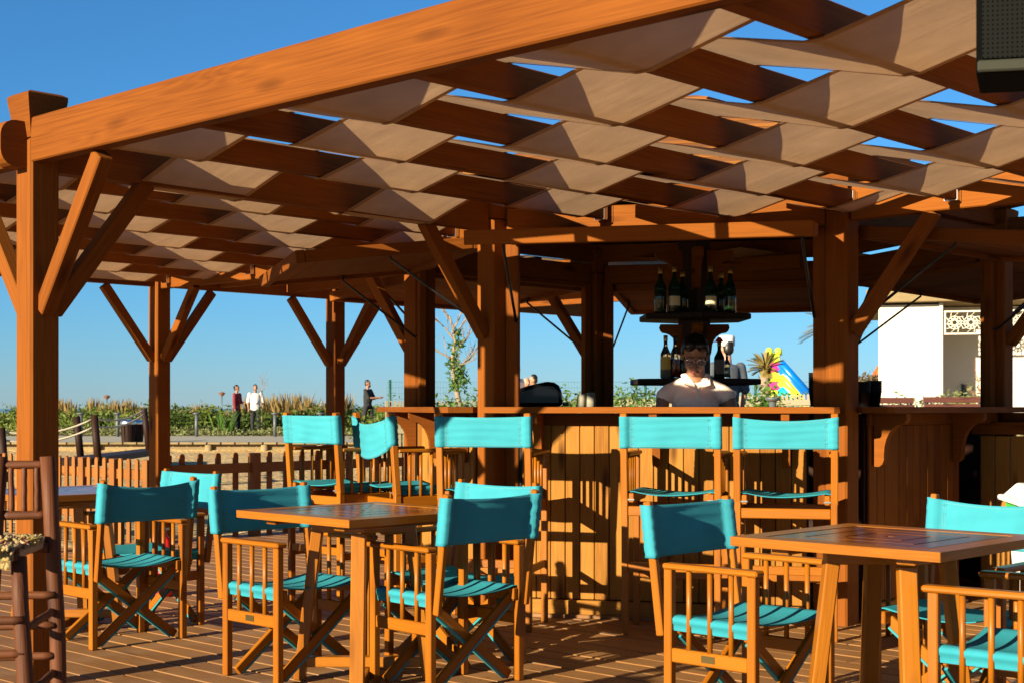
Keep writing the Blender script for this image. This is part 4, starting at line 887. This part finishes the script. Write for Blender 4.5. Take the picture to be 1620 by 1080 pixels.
bed('far_scrub', 'far scrub along the skyline', 'scrub', 16000, (-60, 12), (66, 92), lambda X, Y: .75+.3*np.sin(X*.23), gz, .26, LG)
bed('hedge_bank', 'green bank of plants behind the bar', 'plants', 16000, (-3.5, 12), (36, 46), lambda X, Y: .95+.3*np.sin(X*1.1), gz, .13, LB)
bed('lavender_hedge', 'soft grey green shrubs below the palm', 'shrubs', 9000, (3.6, 8.2), (22, 26), lambda X, Y: .62+0*X, gz, .075, LO, .8, .3)
def clumps(name, label, cat, n_c, xr, yr, rad, hgt, per, size, mat, seed):
    R_ = np.random.default_rng(seed); P3 = []
    for i in range(n_c):
        X, Y = R_.uniform(*xr), R_.uniform(*yr); r_ = rad*R_.uniform(.6, 1.3); h = hgt*R_.uniform(.6, 1.25); g = R_.normal(size=(per, 3)); g /= np.linalg.norm(g, axis=1)[:, None]; g *= R_.random((per, 1))**.3; g[:, 2] = np.abs(g[:, 2])
        P3.append(w3(X+g[:, 0]*r_, Y+g[:, 1]*r_, gz(X, Y)+g[:, 2]*h))
    return tag(add(name, leaves(np.concatenate(P3), .4, size, .5), mat), label, cat, None, 'stuff')
LV = leafmat('lush_green', (.04, .075, .009), (.17, .20, .032), .35, 2.2)
clumps('bush_bank', 'rounded green bushes massed along the far edge of the boardwalk', 'bushes', 110, (-24, -3.3), (49.5, 55), .66, .80, 330, .15, LV, 3)
clumps('bush_row', 'green bushes massed behind the pale fence and the bar', 'bushes', 60, (-3.4, 11), (35, 42), .6, 1.15, 300, .13, LV, 4)
# tufts of tall dry grass
def tuft_mesh(h, n_, spread, seed):
    R = random.Random(seed); vs = []; fs = []
    for i in range(n_):
        a = R.uniform(0, 6.28); l = h*R.uniform(.6, 1.1); b0 = Vector((R.gauss(0, .1), R.gauss(0, .1), 0)); tip = Vector((math.cos(a)*spread*R.random(), math.sin(a)*spread*R.random(), l)); s = Vector((-math.sin(a), math.cos(a), 0))*.02
        m_ = b0+tip*.6+Vector((0, 0, .08*l)); k = len(vs); vs += [b0-s, b0+s, m_+s*1.7, m_-s*1.7, b0+tip]; fs += [(k, k+1, k+2, k+3), (k+3, k+2, k+4)]
    return mesh('tuft', vs, fs)
tm = [tuft_mesh(1.25, 90, .45, i) for i in range(4)]
R = random.Random(11); i = 0
spots = [(p, R.uniform(51, 57), R.uniform(.85, 1.2)) for p in range(388, 545, 11)]+[(p, R.uniform(54, 62), R.uniform(.5, .85)) for p in list(range(272, 385, 13))]+[(p, R.uniform(56, 64), R.uniform(.7, 1.15)) for p in list(range(150, 232, 8))+list(range(84, 120, 9))]
for p, Y, sc_ in spots:
    o = add('grass_tuft', tm[i % 4], LT, None); o.location = cw(px(p, Y), Y, .22); o.rotation_euler = (0, 0, R.uniform(0, 6)); o.scale = (1.1*sc_, 1.1*sc_, sc_)
    tag(o, 'tall dry tan grass tuft on the bank right of the man in white' if p > 385 else ('short dry grass tuft on the bank left of the woman in red' if p > 240 else 'dry grass tuft on the skyline left of the first far post'), 'grass tuft', 'dry grass tufts right of the man in white' if p > 385 else ('dry grass tufts left of the woman in red' if p > 240 else 'dry grass tufts on the left skyline')); i += 1
# agave-like plant
ag = add('spiky_plant', tuft_mesh(.8, 26, .55, 77), LB); ag.location = cw(px(358, 46), 46, .27); tag(ag, 'pale green spiky plant left of the woman in red', 'plant')
def branchy(name, label, base, path, r0, subs, leafspots, lm, bark, leafsize=.12, nleaf=120, seed=1, cat='tree', spread=.3, group=None):
    o = empty(name, base, CROT); tag(o, label, cat, group); R = random.Random(seed)
    add('trunk', tube(path, r0, 8, .25), bark, o, smooth=True)
    allv = []; allf = []
    def tw(p, d, l, r_, lev):
        pts = [p]; q = p.copy(); dd = d.copy()
        for i in range(5): dd = (dd+Vector((R.uniform(-1, 1), R.uniform(-1, 1), R.uniform(-.3, .9)))*.22).normalized(); q = q+dd*l/5; pts.append(q.copy())
        me = tube(pts, r_, 5, .3); k = len(allv); allv.extend(v_.co[:] for v_ in me.vertices); allf.extend(tuple(a+k for a in f_.vertices) for f_ in me.polygons); bpy.data.meshes.remove(me)
        if lev > 0:
            for i in range(4): tw(pts[1+i], (dd+Vector((R.uniform(-1, 1), R.uniform(-1, 1), R.uniform(-.2, .8)))).normalized(), l*R.uniform(.4, .65), r_*.5, lev-1)
    for (t_, d, l) in subs:
        i = t_*(len(path)-1); p = Vector(path[int(i)]).lerp(Vector(path[min(int(i)+1, len(path)-1)]), i-int(i)); tw(p, Vector(d).normalized(), l, r0*.35, 2)
    if allv: add('branches', mesh('br', allv, allf), bark, o, smooth=True)
    if leafspots:
        pts = []
        for c, rad, n_ in leafspots:
            g = rng.normal(size=(n_, 3)); g /= np.linalg.norm(g, axis=1)[:, None]; pts.append(np.array(c)+g*np.array(rad)*(rng.random((n_, 1))**.5))
        tag(add('crown', leaves(np.concatenate(pts), 0.1, leafsize, .35), lm, o), None, None, kind='stuff')
    return o
BARK = plain('grey_bark', (.22, .16, .11), rough=.9, var=.3, bump=.4)
Ys = 38; k_ = Ys/FPX
P_ = lambda p, y: Vector(((p-727)*k_, 0, (Y0-y)*k_+CAM.z-.3))
branchy('bare_sapling', 'thin half bare young tree with a few leafy clumps behind the bar', cw(px(727, Ys), Ys, .3), [P_(728, 656), P_(727, 640), P_(722, 615), P_(717, 590), P_(716, 565), P_(720, 540), P_(717, 520), P_(711, 500)], .085,
        [(.55, (-.8, .2, .5), 1.0), (.45, (.9, .1, .4), 1.1), (.62, (1, -.2, .7), 1.0), (.72, (-.7, .1, .8), .8), (.78, (.9, .3, .9), 1.0), (.86, (.7, -.3, 1), .7), (.9, (-.5, .2, 1), .6), (.5, (.8, -.3, .1), .7)],
        [(P_(724, 585), (.22, .2, .28), 170), (P_(726, 605), (.28, .22, .30), 230), (P_(724, 545), (.20, .15, .16), 110), (P_(714, 575), (.12, .1, .12), 60), (P_(720, 560), (.1, .1, .2), 50), (P_(724, 527), (.08, .08, .10), 40)], LB, BARK, .14, seed=4)
branchy('staked_sapling', 'tiny young tree on the path in front of the man in white', cw(px(414, 46.5), 46.5, .28), [(0, 0, 0), (.01, 0, .6), (-.02, 0, 1.2), (.02, 0, 1.75)], .03, [(.7, (.3, 0, 1), .5), (.85, (.2, .1, 1), .45), (.6, (-.2, 0, 1), .4)], [((.0, 0, .75), (.22, .2, .28), 110), ((.02, 0, .35), (.3, .25, .2), 90)], LG, BARK, .12, seed=8)
branchy('round_tree', 'far dry round-crowned tree left of the white building', cw(px(1372, 70), 70, .6), [(0, 0, 0), (.1, 0, .8), (0, 0, 1.4)], .14, [(.8, (1, 0, 1), 1.2), (.9, (-1, 0, 1), 1.2)], [((0, 0, 1.75), (1.0, .8, .45), 500), ((.5, 0, 1.9), (.6, .5, .35), 260)], leafmat('dry_brown_leaf', (.06, .045, .02), (.18, .13, .06), .3), BARK, .2, seed=12)
def palm(label, base, H, L_, seed, nf=26, lm=LD, trunk_r=.16, up=.9):
    o = empty('palm_tree', base, CROT); tag(o, label, 'palm'); R = random.Random(seed)
    add('trunk', tube([(0, 0, 0), (.05, 0, H*.4), (-.04, 0, H*.8), (0, 0, H)], trunk_r, 10, .85), BARK, o, smooth=True)
    vs = []; fs = []
    for i in range(46): a = R.uniform(0, 6.28); z = R.uniform(.15, 1)*H; r_ = trunk_r*.9; d = Vector((math.cos(a), math.sin(a), 0)); b0 = d*r_+Vector((0, 0, z)); s = Vector((-d.y, d.x, 0))*.05; k = len(vs); vs += [b0-s, b0+s, b0+d*.12+Vector((0, 0, .22))]; fs.append((k, k+1, k+2))
    add('boot_stubs', mesh('boots', vs, fs), LD, o)
    for i in range(nf):
        a = R.uniform(0, 6.28); el = R.uniform(-.1, 1.25)*up; l = L_*R.uniform(.75, 1.1); d = Vector((math.cos(a)*math.cos(el), math.sin(a)*math.cos(el), math.sin(el))); pts = []; q = Vector((0, 0, H))
        for j in range(9): pts.append(q.copy()); q = q+d*l/8; d = (d+Vector((0, 0, -.10))).normalized()
        vs = []; fs = []
        for j in range(1, 8):
            t_ = (pts[j+1]-pts[j-1]).normalized(); sd_ = t_.cross(Vector((0, 0, 1))).normalized(); lf = l*.30*math.sin(math.pi*(j+.6)/9.2)
            for s in (-1, 1):
                for u_ in (0, .5):
                    b0 = pts[j].lerp(pts[j+1], u_); tip = b0+sd_*s*lf*.75+t_*lf*.8+Vector((0, 0, lf*.15)); w_ = t_*.035; k = len(vs); vs += [b0-w_, b0+w_, tip]; fs.append((k, k+1, k+2))
        me = tube(pts, .018, 5, .3); k = len(vs); vs += [v_.co.copy() for v_ in me.vertices]; fs += [tuple(a_+k for a_ in f_.vertices) for f_ in me.polygons]
        add('frond', mesh('frond', vs, fs), lm, o)
    return o
palm('dry yellow palm tree beside the inflatable slide', cw(px(1211, 42), 42, .5), 1.75, .66, 3, 30, up=1.35)
palm('taller palm partly hidden behind the thick right corner post', cw(px(1322, 44), 44, .5), 3.05, 1.15, 5, 24)
def shrub(label, X, Y, z, rx, ry, h, n_, size, lm, name='shrub'):
    o = empty(name, cw(X, Y, z), CROT); tag(o, label, 'shrub'); g = rng.normal(size=(n_, 3)); g /= np.linalg.norm(g, axis=1)[:, None]; g *= (rng.random((n_, 1))**.45); bump = 1+.25*np.sin(g[:, :1]*7+1)*np.cos(g[:, 1:2]*6)
    p = g*np.array([rx, ry, h/2])*bump+np.array([0, 0, h*.5]); add('foliage', leaves(p, .5, size, .4), lm, o); vs = []; 
    add('stem', tube([(0, 0, 0), (.02, 0, h*.5)], .03, 6), BARK, o); return o
for p, Y, z, r_, h, n_, sz, lm, lab in ((1420, 24, .62, .55, .72, 900, .09, LO, 'pale shrub at the left foot of the white building'), (1500, 24, .66, .62, .74, 1100, .09, LO, 'pale rounded shrub before the recessed wall of the white building'), (1541, 23, .7, .45, .85, 800, .08, LO, 'shrub at the right foot of the white building by the right bar post'), (1208, 30, .55, .45, 1.1, 700, .12, LB, 'bright green shrub at the foot of the dry palm'), (1243, 23, .65, .22, .55, 420, .07, LG, 'small dark green potted shrub right of the palm'), (995, 30, .3, .7, 1.35, 1000, .12, LB, 'leafy shrub just right of the dark back post'), (888, 30, .3, .55, 1.35, 800, .12, LB, 'leafy shrub right of the black machine'), (750, 33, .3, .8, 1.2, 900, .12, LB, 'bushy shrub behind the pale pickets by the bare tree'), (700, 33, .3, .6, 1.15, 700, .12, LB, 'bushy shrub behind the pale pickets left of the bare tree'), (1015, 40, .4, 1.1, 1.3, 900, .16, LG, 'far dark green shrub left of the bartender'), (277, 46, .28, .75, .95, 900, .12, LG, 'round dark shrub right of the first far left post')):
    shrub(lab, px(p, Y), Y, z, r_, r_*.8, h, n_, sz, lm)
for p, Y in ((1552, 22.5),): branchy('thorny_twig_plant', 'thin reddish dry plant in front of the white wall by the right post', cw(px(p, Y), Y, .7), [(0, 0, 0), (.02, 0, .4), (0, 0, .8)], .02, [(.6, (.4, 0, 1), .5), (.8, (-.4, 0, 1), .5), (.5, (-.5, 0, 1), .4), (.9, (.3, 0, 1), .4)], [((0, 0, .7), (.2, .2, .35), 60)], LT, plain('reddish_twig', (.25, .10, .06), rough=.9), .06, seed=3, cat='plant')

# ---------------------------------------------------------------- far fences
fence_run('pale wooden picket fence behind the left half of the bar', 'pale_fence', cw(px(612, 33), 33, .26), cw(px(905, 34), 34, .28), 4, 0, 1.08, .06, 10, WW, post_w=.07, round_top=False)
fence_run('pale wooden picket fence beyond the bartender and slide', 'pale_fence', cw(px(935, 33), 33, .28), cw(px(1300, 32), 32, .42), 5, 0, 1.08, .06, 10, WW, post_w=.07, round_top=False)
wf = empty('wire_fence', cw(0, 47, 0)); tag(wf, 'tall green wire mesh fence on thin posts far behind the bar', 'fence'); WO = cw(0, 47, 0); GW = plain('green_fence_paint', (.012, .07, .05), rough=.5); wv = []; wfc = []
def wq(a, c, t_):
    k = len(wv); a, c = Vector(a), Vector(c); d = (c-a).normalized(); s = d.cross(FW).normalized()*t_; wv.extend([a-s, a+s, c+s, c-s]); wfc.append((k, k+1, k+2, k+3))
for p in (617, 923, 1021, 1195, 1290, 770): rod('post', cw(px(p, 47), 47, .2)-WO, cw(px(p, 47), 47, 2.08)-WO, .045, GW, wf)
for j in range(10): wq(cw(px(612, 47), 47.02, .3+.19*j)-WO, cw(px(1300, 47), 47.02, .3+.19*j)-WO, .004)
for j in range(146): X = px(612, 47)+.098*j; wq(cw(X, 47.03, .3)-WO, cw(X, 47.03, 2.02)-WO, .0025)
tag(add('mesh_wires', mesh('wires', wv, wfc), GW, wf), None, None, kind='stuff')

# ---------------------------------------------------------------- white building
BW = plain('white_render', (.46, .44, .385), rough=.9, var=.03, scale=2, bump=.05)
bd = empty('white_building', cw(7.70, 30, .3), CROT+math.radians(-15)); tag(bd, 'white rendered building with a flat timber roof edge behind the right of the bar', 'building')
def bbx(name, x0, x1, y0, y1, z0, z1, mat, bev=.01, par=None): return bar(name, (x0, (y0+y1)/2, (z0+z1)/2), (x1, (y0+y1)/2, (z0+z1)/2), y1-y0, z1-z0, mat, par or bd, bev=bev)
bbx('wall', 0, 1.22, 0, 6, -.5, 3.02, BW); bbx('wall', 1.221, 1.30, -.06, 6, -.5, 3.05, BW)
bbx('recessed_wall', 1.301, 3.6, 1.3, 6, -.5, 3.04, BW); bbx('wall', 3.6, 7, 0, 6, -.5, 3.02, BW)
bbx('roof_fascia', -.25, 7.2, -.3, 6.2, 3.06, 3.32, WG); 
for i in range(14): bbx('roof_beam', -.15+.5*i, .0+.5*i, -.45, 6.3, 3.322, 3.44, WG)
wn = bbx('slit_window', 1.74, 1.83, 1.27, 1.299, .85, 1.38, plain('dark_glass', (.02, .025, .025), rough=.1)); bbx('window_frame', 1.72, 1.74, 1.262, 1.299, .83, 1.40, BLACK)
lat = empty('lattice_panel', (1.32, -.02, 2.40), parent=bd); LW = plain('cream_lattice', (.50, .47, .38), rough=.8)
for z in (0, .46): bar('panel_frame', (0, 0, z), (2.28, 0, z), .06, .035, LW, lat)
bar('panel_frame', (.02, 0, .02), (.02, 0, .44), .06, .035, LW, lat, up=(1, 0, 0))
lv = []; lf = []
def lt(pts, r_): me = tube(pts, r_, 5); k = len(lv); lv.extend(v_.co.copy() for v_ in me.vertices); lf.extend(tuple(a+k for a in f_.vertices) for f_ in me.polygons); bpy.data.meshes.remove(me)
for i in range(7):
    c = Vector((.21+.32*i, 0, .23)); pt = lambda r_, a: c+Vector((r_*math.cos(a), 0, r_*math.sin(a)))
    lt([pt(.055, 2*math.pi*q/12) for q in range(13)], .012); lt([pt(.135, 2*math.pi*q/12) for q in range(13)], .010)
    for q in range(10):
        a = 2*math.pi*q/10; lt([pt(.055, a), pt(.135, a+.31), pt(.21, a)], .010); lt([pt(.055, a), pt(.135, a-.31)], .010)
add('tracery', mesh('tracery', lv, lf), LW, lat)
fb = empty('far_house', cw(px(138, 140), 140, -1.0), CROT); tag(fb, 'small far white flat-roofed house on the skyline at the left', 'house')
bar('wall', (-1.6, 0, .6), (1.0, 0, .6), 3, 1.4, BW, fb); bar('roof_slab', (-1.7, 0, 1.35), (1.5, 0, 1.35), 3.2, .1, BW, fb); bar('roof_box', (.2, 0, 1.6), (.9, 0, 1.6), 1, .45, BW, fb); bar('window', (-1.0, -1.51, .7), (-.4, -1.51, .7), .02, .5, BLACK, fb)
for p, y in ((169, 631), (351, 626)):
    Y = 85; o = empty('street_lamp', cw(px(p, Y), Y, .2), 0); tag(o, 'far lamp post at the left, near the white house' if p < 200 else 'far lamp post left of the woman in red', 'lamp post'); zt = CAM.z-(y-Y0)*Y/FPX-.2; rod('pole', (0, 0, 0), (0, 0, zt), .035, BOL, o); add('lamp_head', lathe([(.06, zt), (.20, zt+.16), (.22, zt+.18), (.05, zt+.26)]), plain('lamp_brown_%d' % p, (.2, .10, .06)), o)

# ---------------------------------------------------------------- inflatables and benches
sl = empty('inflatable_slide', cw(px(1232, 60), 60, 1.0), CROT+.0); tag(sl, 'striped inflatable slide in yellow, pink and blue', 'slide'); pm = {n_: plain('vinyl_'+n_, c, rough=.3, var=.04) for n_, c in dict(yellow=(.55, .62, .02), blue=(.0, .13, .55), cyan=(.0, .40, .50), pink=(.50, .03, .20), lime=(.48, .62, .03)).items()}
for i, (c, z) in enumerate((('lime', -.6), ('lime', -.22), ('lime', .2), ('lime', .62), ('pink', 1.03), ('lime', 1.43), ('pink', 1.83), ('lime', 2.22))): add('tower_tube', tube([(-.55, 0, z), (-.53, 0, z), (-.02, 0, z), (0, 0, z)], .23, 12), pm[c], sl, smooth=True)
for x in (-.40, .0): add('tower_tip', lathe([(.16, 2.35), (.15, 2.58), (.08, 2.66)]), pm['lime'], sl, Matrix.Translation((x, .1*(x == 0), 0)), smooth=True)
for i, (c, z) in enumerate((('blue', 2.0), ('blue', 1.78), ('yellow', 1.50), ('yellow', 1.26), ('cyan', .98), ('cyan', .80))): add('slide_tube', tube([(.02, -.3, z), (.75, -.3, z-.82), (1.55, -.3, z-1.72)], .19, 12), pm[c], sl, smooth=True)
add('side_wall', prism([(-.5, -.3), (1.0, -.3), (.10, .9), (-.5, .9)], -.05, .16), pm['lime'], sl, Matrix.Rotation(math.pi/2, 4, 'X'))
bc = empty('bouncy_castle', cw(px(1378, 75), 75, .35), CROT); tag(bc, 'orange inflatable castle beyond the right post', 'castle'); OR = plain('vinyl_orange', (.62, .09, .01), rough=.35)
add('wall_tube', tube([(-1.6, 0, .75), (.9, 0, .75)], .3, 12), OR, bc, smooth=True); [add('wall_tube', tube([(-1.6, 0, z_), (.9, 0, z_)], .3, 12), OR, bc, smooth=True) for z_ in (.25, 1.25, 1.7)]; add('turret', lathe([(.42, .9), (.42, 1.25), (.45, 1.3), (.3, 1.75), (.05, 2.15)]), OR, bc, Matrix.Translation((.35, -.2, .85)), smooth=True); add('turret_band', lathe([(.44, 1.05), (.46, 1.1), (.46, 1.2), (.44, 1.25)]), pm['blue'], bc, Matrix.Translation((.35, -.2, .85)))
BR = wood('bench_wood', (.06, .018, .014), (.14, .05, .035), rough=.5)
for p, Y, z, wd, a, lab in ((1420, 17, .47, .62, .3, 'dark red slatted bench right of the black cup stacks'), (1524, 17.5, .50, .72, .08, 'dark red slatted bench before the white building'), (988, 18, .32, .42, .0, 'small dark red slatted bench right of the dark back post')):
    o = empty('slatted_bench', cw(px(p, Y), Y, gz(px(p, Y), Y)+.02), CROT+a); tag(o, lab, 'bench', 'dark slatted benches'); h2 = wd/1.0*.5 if p < 1000 else .25
    for i in range(4): bar('back_slat', (-h2*1.6, .22+.02*i, .60+.085*i), (h2*1.6, .22+.02*i, .60+.085*i), .02, .07, BR, o)
    for i in range(4): bar('seat_slat', (-h2*1.6, -.2+.1*i, .42), (h2*1.6, -.2+.1*i, .42), .08, .025, BR, o)
    for s in (-1, 1): bar('leg', (s*h2*1.4, -.18, 0), (s*h2*1.4, -.18, .405), .05, .05, BLACK, o); bar('leg', (s*h2*1.4, .2, 0), (s*h2*1.4, .30, .86), .04, .05, BLACK, o, up=(0, 1, 0))
